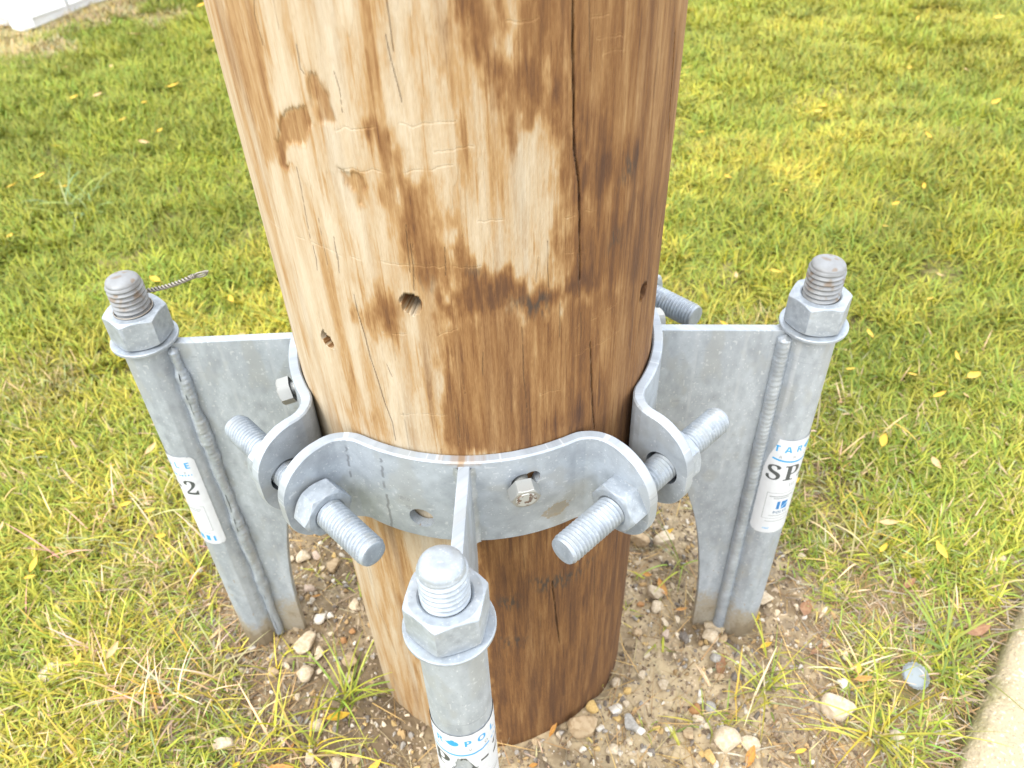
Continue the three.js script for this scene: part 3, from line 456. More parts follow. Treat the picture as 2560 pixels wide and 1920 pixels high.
// ---- the four brackets
const BRK = [
  { az: -3.6, hT: 0.5155, mat: M.clampStained, label: 'galvanised bracket facing the bare soil, dome topped rod, torn label on its tube', lab: [118, 0.284, 0.436, (u, v) => { const d = Math.hypot((u - 0.50) / 0.075, (v - 0.60) / 0.13) + (fbm(u * 26, v * 26, 3, 950) - 0.5) * 1.3; return d > 0.8; }, 0], lm: M.label },
  { az: -92.5, hT: 0.5155, mat: M.clamp, label: 'galvanised steel bracket with twisted wire beside its threaded rod and rough weld', lab: [119, 0.240, 0.402, null, 0], lm: M.label },
  { az: 87.5, hT: 0.5155, mat: M.clamp, label: 'galvanised steel bracket toward the concrete pavement with creased white SP label', lab: [122, 0.2455, 0.411, (u, v) => v < 0.70 + u * 3.4 + 0.02 * Math.sin(u * 60), -22], lm: M.labelWorn },
  { az: 177.5, hT: 0.5155, mat: M.clamp, label: 'galvanised steel bracket behind the wooden pole', lab: [117, 0.24, 0.39, null, 0], lm: M.label },
];
BRK.forEach((b, n) => {
  const g = new THREE.Group(), az = b.az * DEG; g.position.copy(polar(D, az, 0)); g.rotation.y = az;
  part(g, 'clamp_plate', clampGeo, b.mat); part(g, 'fin_plate', finGeo, M.foot);
  const tube = part(g, 'tube', pipeGeo, M.foot);
  for (const s of [-1, 1]) part(g, 'weld_bead', weldGeo(s, 31 + n * 7 + s, n === 1), M.weld);
  part(g, 'fillet_weld', finWeld, M.weld);
  const wa = part(g, 'washer', washerGeo, M.nut); wa.position.y = 0.5577; wa.rotation.y = n;
  const nu = part(g, 'anchor_nut', anchorNut, M.nut); nu.position.y = 0.5625; nu.rotation.y = [0.30, 1.37, -1.12, 0.4][n] - az;
  const ro = part(g, 'threaded_rod', n === 0 ? rodDome : rodGeo, n === 0 ? M.bolt : M.rod); ro.position.y = 0.5758; ro.rotation.y = n * 2;
  const lb = part(tube, 'label', labelGeo(b.lab[0], b.lab[1], b.lab[2], b.lab[3]), b.lm); lb.rotation.y = b.lab[4] * DEG;
  top(g, 'pole_bracket', b.label, 'bracket', 'brackets clamped round the pole');
});
// ---- clamp bolts joining neighbouring brackets
const boltGeo = threaded(0.0147, 0.232, 0.0042, 0.0019, 0.0012, 7, 24), boltNut = hexNut(0.0465, 0.0225, 0.0146);
[[-47.8, 1, 'threaded stud and nuts joining the ears between torn-label bracket and wire bracket', 0], [42.2, -1, 'threaded stud and nuts joining the ears beside the brown blotch on the plate', 0.4], [132.5, -1, 'threaded stud and nuts behind the pole, beside the bracket toward the pavement', 0], [-137.5, 1, 'threaded stud and nuts behind the pole, beside the wire bracket', 0]].forEach(([a, s, label, spin], n) => {
  const g = new THREE.Group(), az = a * DEG; g.position.copy(polar(RB, az, HB)); g.rotation.y = az; // local x = tangential
  const sh = part(g, 'stud', boltGeo, M.bolt); sh.rotation.z = -PI / 2 * 1; sh.position.x = -0.116 + (n === 3 ? -0.046 : s > 0 ? 0.002 : -0.002);
  for (const e of [-1, 1]) { const nt = part(g, 'nut', boltNut, M.nut); nt.rotation.order = 'ZYX'; nt.rotation.z = -e * PI / 2; nt.rotation.y = spin + (e > 0 ? 0.5 : 0.15); nt.position.x = e * (EAR + T / 2 + 0.0004); }
  top(g, 'clamp_stud', label, 'stud', 'studs joining the clamp ears');
});
// ---- hex lag screws holding each clamp to the wood
{
  const rust = tex(128, 128, (u, v) => mix3([0.42, 0.43, 0.41], mix3([0.20, 0.10, 0.04], [0.12, 0.12, 0.13], pfbm(u, v, 12, 3, 963)), sm(0.5, 0.58, pfbm(u, v, 7, 4, 960)))); rust.repeat.set(40, 40);
  M.lag = new THREE.MeshStandardMaterial({ color: rgb(0.33, 0.335, 0.32), metalness: 0.5, roughness: 0.4, map: null }); M.lagFace = new THREE.MeshStandardMaterial({ map: rust, metalness: 0.35, roughness: 0.55 });
  const head = hexNut(0.0255, 0.0135, 0.0001, false), shank = new THREE.CylinderGeometry(0.0072, 0.0072, 0.045, 20); shank.translate(0, -0.0225, 0); const face = boxUV(new THREE.CylinderGeometry(0.0095, 0.0099, 0.0008, 30)); face.translate(0, 0.0138, 0);
  BRK.forEach((b, n) => { const g = new THREE.Group(), a = (b.az + 15.0) * DEG, G = new THREE.Group(); g.position.copy(polar(0.1985, a, 0.5275)); g.rotation.set(PI / 2 + 0.16, 0, 0); g.rotation.order = 'YXZ'; g.rotation.y = a; 
    const hx = part(g, 'hex_head', head, M.lag); part(g, 'shank', shank, M.lag); part(hx, 'head_face', face, M.lagFace, 'rust speckled crown of the screw head');
    top(g, 'lag_screw', ['rusty faced hex lag screw in slotted hole of the stained clamp plate', 'hex lag screw in the clamp plate of the wire bracket', 'hex lag screw behind the fin of the bracket toward the pavement', 'hex lag screw in the clamp plate behind the pole'][n], 'screw', 'lag screws in the clamp plates'); });
}
// ---- twisted tie wire with an eye, wound round the rod of the left bracket
{
  const g = new THREE.Group(), base = polar(D, -92.5 * DEG, 0.598); g.position.copy(base);
  M.wire = new THREE.MeshStandardMaterial({ color: rgb(0.27, 0.25, 0.22), metalness: 0.6, roughness: 0.45 });
  const P0 = new THREE.Vector3(0.0125, 0.0105, -0.0150), P1 = new THREE.Vector3(0.0655, 0.0255, -0.0150), dir = P1.clone().sub(P0), len = dir.length(); dir.normalize(); const n1 = new THREE.Vector3(0, 0, 1).cross(dir).normalize(), n2 = dir.clone().cross(n1);
  for (const ph of [0, PI]) { const pts = []; for (let k = 0; k <= 90; k++) { const t = k / 90, a = ph + t * 7 * 2 * PI, r = 0.0015; pts.push(P0.clone().addScaledVector(dir, t * len).addScaledVector(n1, r * Math.cos(a)).addScaledVector(n2, r * Math.sin(a)).add(new THREE.Vector3(0, -0.0022 * Math.sin(t * PI), 0))); } part(g, 'strand', new THREE.TubeGeometry(new THREE.CatmullRomCurve3(pts), 220, 0.0012, 7), M.wire); }
  const eye = (w, h, dz, roll) => { const pts = []; for (let k = 0; k <= 24; k++) { const a = PI + k / 24 * 2 * PI; pts.push(P1.clone().addScaledVector(dir, 0.0025 + w * (1 + Math.cos(a))).addScaledVector(n1, h * Math.sin(a) * Math.cos(roll)).addScaledVector(n2, h * Math.sin(a) * Math.sin(roll) + dz)); } return new THREE.TubeGeometry(new THREE.CatmullRomCurve3(pts), 60, 0.0009, 7); };
  part(g, 'eye', eye(0.0068, 0.0042, 0.001, 0.5), M.wire); part(g, 'eye', eye(0.0072, 0.003, -0.001, 1.5), M.wire);
  const kn = []; for (let k = 0; k <= 40; k++) { const t = k / 40, a = t * 3 * 2 * PI; kn.push(P1.clone().addScaledVector(dir, -0.003 + t * 0.006).addScaledVector(n1, 0.0019 * Math.cos(a)).addScaledVector(n2, 0.0019 * Math.sin(a))); } part(g, 'knot', new THREE.TubeGeometry(new THREE.CatmullRomCurve3(kn), 120, 0.0009, 6), M.wire);
  const rg = []; for (let k = 0; k <= 60; k++) { const a = k / 60 * 2 * PI * 1.06 + 2.4; rg.push(new THREE.Vector3(0.0196 * Math.sin(a), -0.002 + 0.0095 * (1 - sm(0, 0.1, 1 - k / 60)) * 0 + 0.004 * k / 60, 0.0196 * Math.cos(a))); } rg.push(P0.clone()); part(g, 'winding', new THREE.TubeGeometry(new THREE.CatmullRomCurve3(rg), 160, 0.0009, 6), M.wire);
  top(g, 'twisted_wire', 'short twisted tie wire with a small eye sticking out from a threaded rod', 'wire');
}

const STONES="0.271,-0.137,27,c 0.232,-0.141,32,t 0.245,-0.037,26,c 0.24,-0.013,19,c 0.32,0.021,30,c 0.307,0.044,20,c 0.323,0.048,16,t 0.247,0.012,13,c 0.267,0.008,11,c 0.245,0.036,15,p 0.205,0.026,12,t 0.4,-0.015,25,c 0.309,0.076,15,g 0.295,0.095,9,c 0.308,0.105,12,t 0.331,0.108,18,k 0.201,0.096,13,c 0.229,0.112,16,c 0.276,0.135,9,w 0.286,0.146,16,g 0.264,0.149,16,o 0.267,0.162,12,c 0.175,0.167,21,g 0.187,0.176,14,w 0.17,0.189,10,c 0.225,0.175,9,w 0.297,0.199,28,c 0.327,0.206,25,c 0.27,0.218,16,y 0.25,0.183,19,t 0.458,0.163,40,c 0.475,0.127,15,w 0.474,0.061,13,c 0.514,0.21,17,c 0.785,-0.061,17,c 0.804,-0.063,17,t 0.278,0.124,9,w 0.454,0.017,9,w 0.197,0.205,9,k 0.262,0.212,8,y 0.178,0.116,10,y 0.173,0.137,9,c 0.27,0.041,17,k 0.216,-0.021,11,o 0.746,-0.033,11,c 0.48,-0.087,12,c 0.252,-0.137,14,k 0.678,0.165,12,c -0.31,-0.144,23,c -0.292,-0.147,15,p -0.262,-0.124,23,t -0.278,-0.123,10,c -0.294,-0.083,17,p -0.219,-0.045,16,c -0.267,-0.024,17,w -0.253,-0.029,10,w -0.282,0.02,30,c -0.261,0.036,19,c -0.322,0.062,17,t -0.236,0.044,8,g -0.216,0.045,21,t -0.279,0.068,22,c -0.259,0.062,12,c -0.216,0.073,18,c -0.263,-0.146,10,y 0.113,0.166,36,t 0.156,0.144,16,w 0.126,0.14,15,y 0.165,0.101,14,c 0.147,0.201,16,c 0.133,0.17,10,w -0.333,-0.143,13,c -0.329,0.034,11,g -0.367,0.013,11,w -0.335,0.037,8,y -0.228,0.014,9,o -0.218,-0.002,10,o -0.249,0.002,7,c 0.209,0.173,10,y 0.171,0.155,10,c 0.157,0.158,11,y 0.045,0.181,8,t -0.481,-0.114,16,o -0.478,-0.13,11,w -0.498,-0.103,8,y -0.557,-0.099,11,c -0.577,-0.13,8,p -0.659,0.042,29,c -0.648,0.056,12,w -0.65,0.022,12,c -0.679,0.017,10,t -0.374,0.162,23,c -0.394,0.097,9,c -0.359,0.159,9,t -0.295,0.162,14,c -0.218,0.194,14,c -0.252,0.14,16,c -0.195,0.19,15,t -0.255,0.185,16,c -0.433,0.168,8,c -0.411,0.126,8,c";
const LEAVES="-0.222,0.134,33,y,20 -0.169,0.206,30,y,40 -0.292,0.209,47,o,5 0.253,-0.043,44,o,95 0.902,-0.448,40,y,30 0.823,-0.407,25,y,10 0.674,-0.292,30,y,60 0.893,-0.5,30,y,80 0.639,-0.829,32,y,10 0.678,-0.06,39,y,85 0.597,-0.074,19,y,40 0.276,-0.144,31,y,25 0.384,0.064,20,y,20 -0.554,0.03,31,t,80 -0.6,0.04,20,y,90 0.49,0.138,31,o,15 0.489,0.123,19,y,60 0.383,0.017,19,y,50 -0.547,-0.185,17,y,10 -1.024,-2.099,45,y,10 -1.001,-1.672,31,t,10 -0.874,-1.501,23,y,15 -1.307,-2.645,50,t,30 -1.114,-1.841,30,y,10 -0.974,-1.747,22,y,40 -1.128,-2.931,39,y,30 -1.128,-1.398,29,y,30 0.755,-1.17,33,y,60 1.806,-2.267,40,y,20 1.669,-2.215,27,y,20 0.688,-0.488,21,y,10 0.927,-0.968,22,y,10 1.495,-1.621,36,y,20 0.996,-1.079,25,y,20 1.093,-1.15,21,y,70 -0.422,-0.003,22,t,60 0.624,-0.025,27,b,30 0.691,0.058,47,b,20 0.458,0.006,39,b,60 0.454,0.074,33,b,40 0.313,0.088,35,b,70 0.749,-0.133,25,b,50 -1.333,-2.039,29,y,20 -1.267,-1.693,23,y,20 -1.261,-2.05,32,t,40 0.327,-0.104,20,o,40 0.234,-0.07,16,o,0 0.275,-0.005,22,o,20 -0.277,-0.063,13,o,30 -0.281,0.175,16,o,60 -0.342,0.206,14,y,60 0.314,0.26,24,o,50 0.322,0.22,29,o,60 0.388,0.217,16,y,10 0.04,0.217,13,o,20 0.07,0.169,24,o,60 -0.734,-0.116,17,y,20 -0.575,-0.232,19,y,10 -0.619,-0.25,21,y,5 -0.706,-0.266,14,y,40 -0.813,-0.382,15,y,20 -0.674,-0.339,15,y,20";
// ------------------------------------------------------------------ white shed at the far edge of the lawn
const SHED = { x: -1.83, z: -2.84, t: -0.571 }; // corner of the two walls in view
{
  const g = new THREE.Group(); g.position.set(SHED.x, -0.03, SHED.z); g.rotation.y = SHED.t;
  const paint = new THREE.MeshStandardMaterial({ map: tex(256, 256, (u, v) => { const k = 0.82 + 0.1 * (pfbm(u, v, 8, 4, 970) - 0.5); return mix3([k * 0.97, k * 0.985, k], [0.6, 0.56, 0.48], 0.5 * sm(0.6, 0.8, pfbm(u, v, 20, 3, 972))); }), roughness: 0.6 });
  const trim = new THREE.MeshStandardMaterial({ color: rgb(0.8, 0.81, 0.82), roughness: 0.5 }), roofM = new THREE.MeshStandardMaterial({ color: rgb(0.16, 0.155, 0.15), roughness: 0.9 });
  const W = 3.2, Hh = 2.4, bw = 0.2, box = (w, h, d, x, y, z) => { const b = boxUV(new THREE.BoxGeometry(w, h, d)); b.translate(x, y, z); return b; };
  const wall = part(g, 'wall', box(W - 0.06, Hh, W - 0.06, -W / 2, Hh / 2, -W / 2), paint);
  const bx = box(bw - 0.012, Hh - 0.05, 0.022, 0, Hh / 2 + 0.02, 0), bz = box(0.022, Hh - 0.05, bw - 0.012, 0, Hh / 2 + 0.02, 0);
  for (let k = 0; k < W / bw - 0.5; k++) { part(wall, 'board', bx, paint).position.set(-bw * (k + 0.5) - 0.03, 0, -0.019); part(wall, 'board', bz, paint).position.set(-0.019, 0, -bw * (k + 0.5) - 0.03); }
  part(g, 'corner_trim', box(0.06, Hh - 0.02, 0.06, -0.012, Hh / 2 + 0.01, -0.012), trim);
  const rs = new THREE.Shape(); rs.moveTo(-0.2, 0); rs.lineTo(W / 2, 0.9); rs.lineTo(W + 0.2, 0); rs.lineTo(W + 0.2, 0.06); rs.lineTo(W / 2, 0.98); rs.lineTo(-0.2, 0.06); const rg = new THREE.ExtrudeGeometry(rs, { depth: W + 0.4, bevelEnabled: false }); rg.translate(-W, Hh, -W - 0.2); part(g, 'roof', boxUV(rg), roofM);
  const gs = new THREE.Shape(); gs.moveTo(0.05, 0); gs.lineTo(W - 0.05, 0); gs.lineTo(W / 2, 0.84); const gg = new THREE.ExtrudeGeometry(gs, { depth: W - 0.1, bevelEnabled: false }); gg.translate(-W, Hh, -W + 0.05); part(g, 'gable', boxUV(gg), paint);
  top(g, 'white_shed', 'white boarded shed at the far edge of the lawn', 'shed');
}
const shedDist = (x, z) => { const c = Math.cos(SHED.t), s = Math.sin(SHED.t), dx = x - SHED.x, dz = z - SHED.z; return Math.max(dx * c - dz * s, dx * s + dz * c); };

// ------------------------------------------------------------------ stones lying on the soil
function stoneGeo(seed, ang, fl) {
  const g0 = new THREE.IcosahedronGeometry(1, 3); const g = mergeVertices(g0.deleteAttribute('normal') && g0.deleteAttribute('uv') && g0, 1e-4), p = g.attributes.position, q = mulberry(seed), pl = []; for (let k = 0; k < ang; k++) pl.push([new THREE.Vector3(q() - 0.5, q() - 0.5, q() - 0.5).normalize(), 0.46 + 0.32 * q()]);
  const v = new THREE.Vector3(); for (let i = 0; i < p.count; i++) { v.fromBufferAttribute(p, i); for (const [n, d] of pl) { const e = v.dot(n) - d; if (e > 0) v.addScaledVector(n, -e * 0.97); } const k = 1 + 0.16 * (fbm(v.x * 1.6 + v.z * 1.1 + 9, v.y * 1.6 - v.z + seed, 3, seed) - 0.5) + 0.06 * (noise(v.x * 7 + v.z * 5, v.y * 7, seed + 1) - 0.5); v.multiplyScalar(k); p.setXYZ(i, v.x * (1 + 0.25 * (q() * 0 + 0.5)), v.y * fl, v.z); }
  g.computeVertexNormals(); return boxUVn(g);
}
function boxUVn(g) { const N = g.attributes.normal, q = g.toNonIndexed(), u = boxUV(q); u.setAttribute('normal', q.attributes.normal); return u; }
const stones = [[1, 11, 0.75], [2, 9, 0.62], [3, 14, 0.85], [4, 5, 0.6], [5, 12, 0.55], [6, 8, 0.8], [7, 16, 0.7]].map((a) => stoneGeo(...a));
const stoneMat = (c, c2, s) => { const t = tex(128, 128, (u, v) => { const a = pfbm(u, v, 5, 4, s), b = pnoise(u * 50, v * 50, 50, 50, s + 5); let q = mix3(c, c2, sm(0.35, 0.7, a)).map((e) => e * 0.8); if (b > 0.9) q = mix3(q, [0.25, 0.2, 0.14], 0.5); return q; }); return new THREE.MeshStandardMaterial({ map: t, roughness: 0.9 }); };
const SM = { c: stoneMat([0.62, 0.52, 0.38], [0.50, 0.40, 0.27], 1010), t: stoneMat([0.48, 0.36, 0.22], [0.38, 0.27, 0.15], 1020), w: stoneMat([0.74, 0.7, 0.63], [0.64, 0.58, 0.48], 1030), g: stoneMat([0.40, 0.38, 0.34], [0.30, 0.28, 0.25], 1040), k: stoneMat([0.15, 0.13, 0.11], [0.22, 0.19, 0.16], 1050), o: stoneMat([0.42, 0.22, 0.09], [0.34, 0.17, 0.06], 1060), y: stoneMat([0.58, 0.40, 0.15], [0.48, 0.32, 0.12], 1070), p: stoneMat([0.54, 0.42, 0.33], [0.44, 0.34, 0.26], 1080) };
const SN = { c: ['cream limestone', 'cream'], t: ['tan', 'tan'], w: ['chalk white', 'white'], g: ['grey', 'grey'], k: ['dark', 'dark'], o: ['rust orange', 'orange'], y: ['honey yellow', 'yellow'], p: ['pinkish', 'pink'] };
const special = { '0.111,0.164': 'largest tan limestone chunk standing on bare soil right at the foot of the pole', '0.45,0.161': 'big cream rock half hidden under yellow grass near the bottle cap', '0.404,-0.015': 'cream stone leaning against the foot of the tube with the SP label', '-0.284,0.021': 'angular cream stone between the mud splashed tube foot and the pole', '0.321,0.022': 'blocky cream stone beside the foot of the tube with the SP label', '-0.658,0.042': 'flat cream stone lying alone in the thick lawn' };
STONES.split(' ').forEach((s, n) => {
  const [x, z, d, c] = s.split(','), X = +x, Z = +z, R = +d / 1550, m = new THREE.Mesh(stones[n % stones.length], SM[c]); m.scale.set(R * 0.92, R, R * rr(0.8, 1.05)); m.rotation.set(rr(-0.3, 0.3), rr(0, 6.28), rr(-0.3, 0.3)); m.position.set(X, groundY(X, Z) + R * 0.38, Z);
  const sp = special[x + ',' + z], big = +d >= 20, where = Math.hypot(X, Z) > 0.4 && bareness(X, Z) < 0.5 ? 'lying among the grass' : 'on the bare soil round the pole';
  top(m, 'stone', sp || `${big ? 'larger' : 'small'} ${SN[c][0]} stone ${where}`, 'stone', sp ? 'named stones' : `${big ? 'larger' : 'small'} ${SN[c][1]} stones ${where}`);
});
{ // grit and crumbs too fine to count
  const g = stoneGeo(21, 8, 0.75), make = (n, lo, hi, cols, name, label) => {
    const m = new THREE.InstancedMesh(g, new THREE.MeshStandardMaterial({ roughness: 0.95 }), n), o = new THREE.Object3D(); let k = 0;
    while (k < n) { const x = rr(-0.75, 0.75), z = rr(-0.5, 0.42); if (Math.hypot(x, z) < 0.185 || kerbSide(x, z) > -0.02 || rnd() > bareness(x, z) + 0.06) continue; const s = lo + (hi - lo) * rnd() ** 3; o.position.set(x, groundY(x, z) + s * 0.25, z); o.scale.set(s * rr(.7, 1.1), s * rr(.6, 1), s * rr(.7, 1.1)); o.rotation.set(rr(0, 6), rr(0, 6), rr(0, 6)); o.updateMatrix(); m.setMatrixAt(k, o.matrix); const c = cols[(rnd() * cols.length) | 0], f = rr(0.6, 0.95); m.setColorAt(k, rgb(c[0] * f, c[1] * f, c[2] * f)); k++; }
    stuff(m, name, label, 'gravel');
  };
  make(7500, 0.0008, 0.0062, [[0.6, 0.5, 0.36], [0.5, 0.4, 0.27], [0.66, 0.6, 0.5], [0.42, 0.28, 0.13], [0.55, 0.38, 0.16], [0.34, 0.31, 0.27], [0.2, 0.17, 0.14]], 'grit', 'fine mixed grit scattered over bare soil');
  make(9000, 0.001, 0.0045, [[0.2, 0.14, 0.09], [0.27, 0.2, 0.135], [0.14, 0.1, 0.065], [0.32, 0.25, 0.17]], 'soil_crumbs', 'loose brown soil crumbs round the pole');
}

// ------------------------------------------------------------------ fallen leaves
function leafGeo(seed, wide) {
  const q = mulberry(seed), cv = 0.12 + 0.25 * q(), tw = (q() - 0.5) * 0.5, cup = 0.1 + 0.15 * q();
  const g = grid(6, 14, (u, v) => { const w = wide * Math.sin(PI * Math.min(1, v * 0.96 + 0.02)) ** 0.8 * (1 - 0.25 * v) * (1 + 0.06 * Math.sin(v * 40 + u * 7)), s = (u - 0.5) * 2, c = s * tw; return [s * w * 0.5, cup * s * s * w + cv * (v - 0.5) ** 2 + c * (v - 0.5) * 0.25, v - 0.5]; });
  const st = new THREE.TubeGeometry(new THREE.QuadraticBezierCurve3(new THREE.Vector3(0, cv * 0.25, -0.5), new THREE.Vector3(0, cv * 0.3, -0.6), new THREE.Vector3(0.04, cv * 0.2, -0.75)), 6, 0.012, 5);
  return merged([g, st]);
}
const leafGeos = [leafGeo(1, 0.45), leafGeo(2, 0.38), leafGeo(3, 0.5), leafGeo(4, 0.3)];
const leafMat = (a, b, s) => new THREE.MeshPhysicalMaterial({ map: tex(128, 128, (u, v) => { let c = mix3(a, b, sm(0.4, 0.7, fbm(u * 6, v * 9, 3, s))); const rib = Math.abs(u - 0.5) < 0.025 || Math.abs(((v * 7 - Math.abs(u - 0.5) * 4) % 1 + 1) % 1 - 0.5) < 0.04; if (rib) c = mix3(c, [c[0] * 1.2, c[1] * 1.15, c[2] * 1.1], 0.6); if (noise(u * 40, v * 40, s + 3) > 0.92) c = mix3(c, [0.2, 0.1, 0.03], 0.6); return c; }), roughness: 0.65, side: THREE.DoubleSide, transmission: 0.25, thickness: 0 });
const LM = { y: leafMat([0.70, 0.46, 0.035], [0.62, 0.36, 0.025], 1110), o: leafMat([0.5, 0.25, 0.04], [0.38, 0.16, 0.03], 1120), t: leafMat([0.58, 0.4, 0.2], [0.5, 0.3, 0.12], 1130), b: leafMat([0.26, 0.12, 0.05], [0.34, 0.19, 0.09], 1140) };
function addLeaf(x, z, d, c, a, n) {
  const m = new THREE.Mesh(leafGeos[n % 4], LM[c]), bare = bareness(x, z), s = d / 1000; m.scale.set(s, s, s); m.position.set(x, groundY(x, z) + lerp(0.036, 0.006, bare) * (c === 'b' ? 0.35 : 1) + 0.002, z); m.rotation.set(rr(-0.35, 0.35), (a + 90) * DEG, rr(-0.4, 0.4), 'YXZ');
  const w = bare > 0.5 ? 'fallen on the bare soil' : 'fallen on the lawn', k = { y: 'small bright yellow oval leaf', o: 'orange pointed leaf', t: 'pale tan withered leaf', b: 'dull brown curled leaf' }[c]; top(m, 'fallen_leaf', `${k} ${w}`, 'leaf', `${k} ${w}`);
}
LEAVES.split(' ').forEach((s, n) => { const [x, z, d, c, a] = s.split(','); addLeaf(+x, +z, Math.min(+d, 52), c, +a, n); });
{ const q = mulberry(5); let n = 0; while (n < 105) { const x = -1.7 + 3.8 * q(), z = -2.7 + 2.6 * q(); if (bareness(x, z) > 0.3 || kerbSide(x, z) > -0.1 || Math.abs(x) > 0.4 + (0.7 - z) * 0.6) continue; addLeaf(x, z, 16 + 18 * q(), q() < 0.75 ? 'y' : 't', 360 * q(), n); n++; } }

// ------------------------------------------------------------------ bottle cap by the pavement
{
  const g = new THREE.Group(), x = 0.5685, z = 0.1296; g.position.set(x, groundY(x, z) + 0.017, z); g.scale.setScalar(1.15); g.rotation.set(0.28, 0.4, -0.12);
  const cap = new THREE.MeshStandardMaterial({ color: rgb(0.27, 0.29, 0.29), metalness: 0.6, roughness: 0.42 }), lin = new THREE.MeshStandardMaterial({ color: rgb(0.22, 0.25, 0.26), roughness: 0.4, metalness: 0.3 });
  const prof = [[0.0001, -0.004], [0.0125, -0.004], [0.0142, -0.003], [0.0158, 0.0012], [0.0163, 0.0022], [0.0155, 0.0026], [0.0138, -0.001], [0.0125, -0.0026], [0.0001, -0.0028]].map((p) => new THREE.Vector2(...p));
  const lg = new THREE.LatheGeometry(prof, 84), p = lg.attributes.position; for (let i = 0; i < p.count; i++) { const r = Math.hypot(p.getX(i), p.getZ(i)); if (r > 0.0137) { const a = Math.atan2(p.getX(i), p.getZ(i)), k = 1 + 0.035 * Math.cos(a * 21) * (r - 0.0137) / 0.0026; p.setX(i, p.getX(i) * k); p.setZ(i, p.getZ(i) * k); } } lg.computeVertexNormals();
  part(g, 'crimped_rim', lg, cap); const di = new THREE.CylinderGeometry(0.0122, 0.0122, 0.0006, 40); di.translate(0, -0.0022, 0); part(g, 'liner', di, lin);
  top(g, 'bottle_cap', 'upturned silver bottle cap lying in dead grass beside the concrete pavement', 'cap');
}

// ------------------------------------------------------------------ grass
const bladeCol = (c) => c;
function blade(P, N, T, C, I, o) { // curved tapering strip
  const n = o.seg, b = P.length / 3; let x = o.x, y = 0, z = o.z, pitch = o.p0; const dx = Math.sin(o.a), dz = Math.cos(o.a), sx = dz, sz = -dx, st = o.len / n;
  for (let k = 0; k <= n; k++) { const t = k / n, w = o.w * 0.5 * (t < 0.15 ? 0.75 + t * 1.6 : 1) * Math.pow(1 - t * 0.985, 0.55), tw = o.tw * t, ux = sx * Math.cos(tw), uz = sz * Math.cos(tw), uy = Math.sin(tw); P.push(x - ux * w, y - uy * w, z - uz * w, x + ux * w, y + uy * w, z + uz * w); T.push(0, t, 1, t); for (let e = 0; e < 2; e++) C.push(...o.c(t)); if (k < n) { const i = b + 2 * k; I.push(i, i + 1, i + 3, i, i + 3, i + 2); } pitch += o.bend / n; x += dx * Math.sin(pitch) * st; z += dz * Math.sin(pitch) * st; y += Math.cos(pitch) * st; if (y < 0.001) y = 0.001; }
}
function tuft(seed, o) {
  const q = mulberry(seed), r = (a, b) => a + (b - a) * q(), P = [], T = [], C = [], I = [];
  for (let k = 0; k < o.n; k++) { const f = r(0.62, 1.3), dry = q() < o.dry, warm = r(-1, 1); blade(P, 0, T, C, I, { seg: o.seg, x: r(-o.spread, o.spread), z: r(-o.spread, o.spread), a: r(0, 6.283), p0: r(o.p0[0], o.p0[1]), bend: r(o.bend[0], o.bend[1]), len: r(o.len[0], o.len[1]), w: r(o.w[0], o.w[1]), tw: r(-1.2, 1.2), c: (t) => { let c = dry ? mix3([1.3, 1.05, 1.9], [1.5, 1.25, 2.4], t) : mix3([1.0 + 0.22 * warm, 1, 1.2 - 0.5 * warm], [1.06 + 0.26 * warm, 1.06, 1.3 - 0.6 * warm], t); return c.map((v) => v * f); } }); }
  const g = new THREE.BufferGeometry(); g.setAttribute('position', new THREE.Float32BufferAttribute(P, 3)); g.setAttribute('uv', new THREE.Float32BufferAttribute(T, 2)); g.setAttribute('color', new THREE.Float32BufferAttribute(C, 3)); g.setIndex(I); g.computeVertexNormals(); return g;
}
M.grass = new THREE.MeshStandardMaterial({ vertexColors: true, roughness: 0.6, side: THREE.DoubleSide});
const GREEN = [0.195, 0.242, 0.015], YELLOW = [0.37, 0.335, 0.026], STRAW = [0.43, 0.34, 0.13], LUSH = [0.172, 0.205, 0.007];
const camXZ = [0.0273, 0.7067];
const inView = (x, z, m) => { const dz = camXZ[1] - z; return dz > -0.05 && Math.abs(x - camXZ[0]) < 0.30 + m + dz * 0.68; };
function lawn(variants, count, pick, name, label, colorOf, sizeOf) {
  const per = Math.ceil(count / variants.length), o = new THREE.Object3D();
  variants.forEach((g) => {
    const list = []; let guard = 0; while (list.length < per && guard++ < per * 60) { const p = pick(); if (p) list.push(p); }
    const m = new THREE.InstancedMesh(g, M.grass, list.length);
    list.forEach(([x, z], k) => { const s = sizeOf(x, z); o.position.set(x, groundY(x, z) - 0.002, z); o.rotation.set(rr(-0.12, 0.12), rr(0, 6.283), rr(-0.12, 0.12)); o.scale.set(s, s * rr(0.75, 1.2), s); o.updateMatrix(); m.setMatrixAt(k, o.matrix); const c = colorOf(x, z); m.setColorAt(k, rgb(c[0], c[1], c[2])); });
    stuff(m, name, label, 'grass');
  });
}
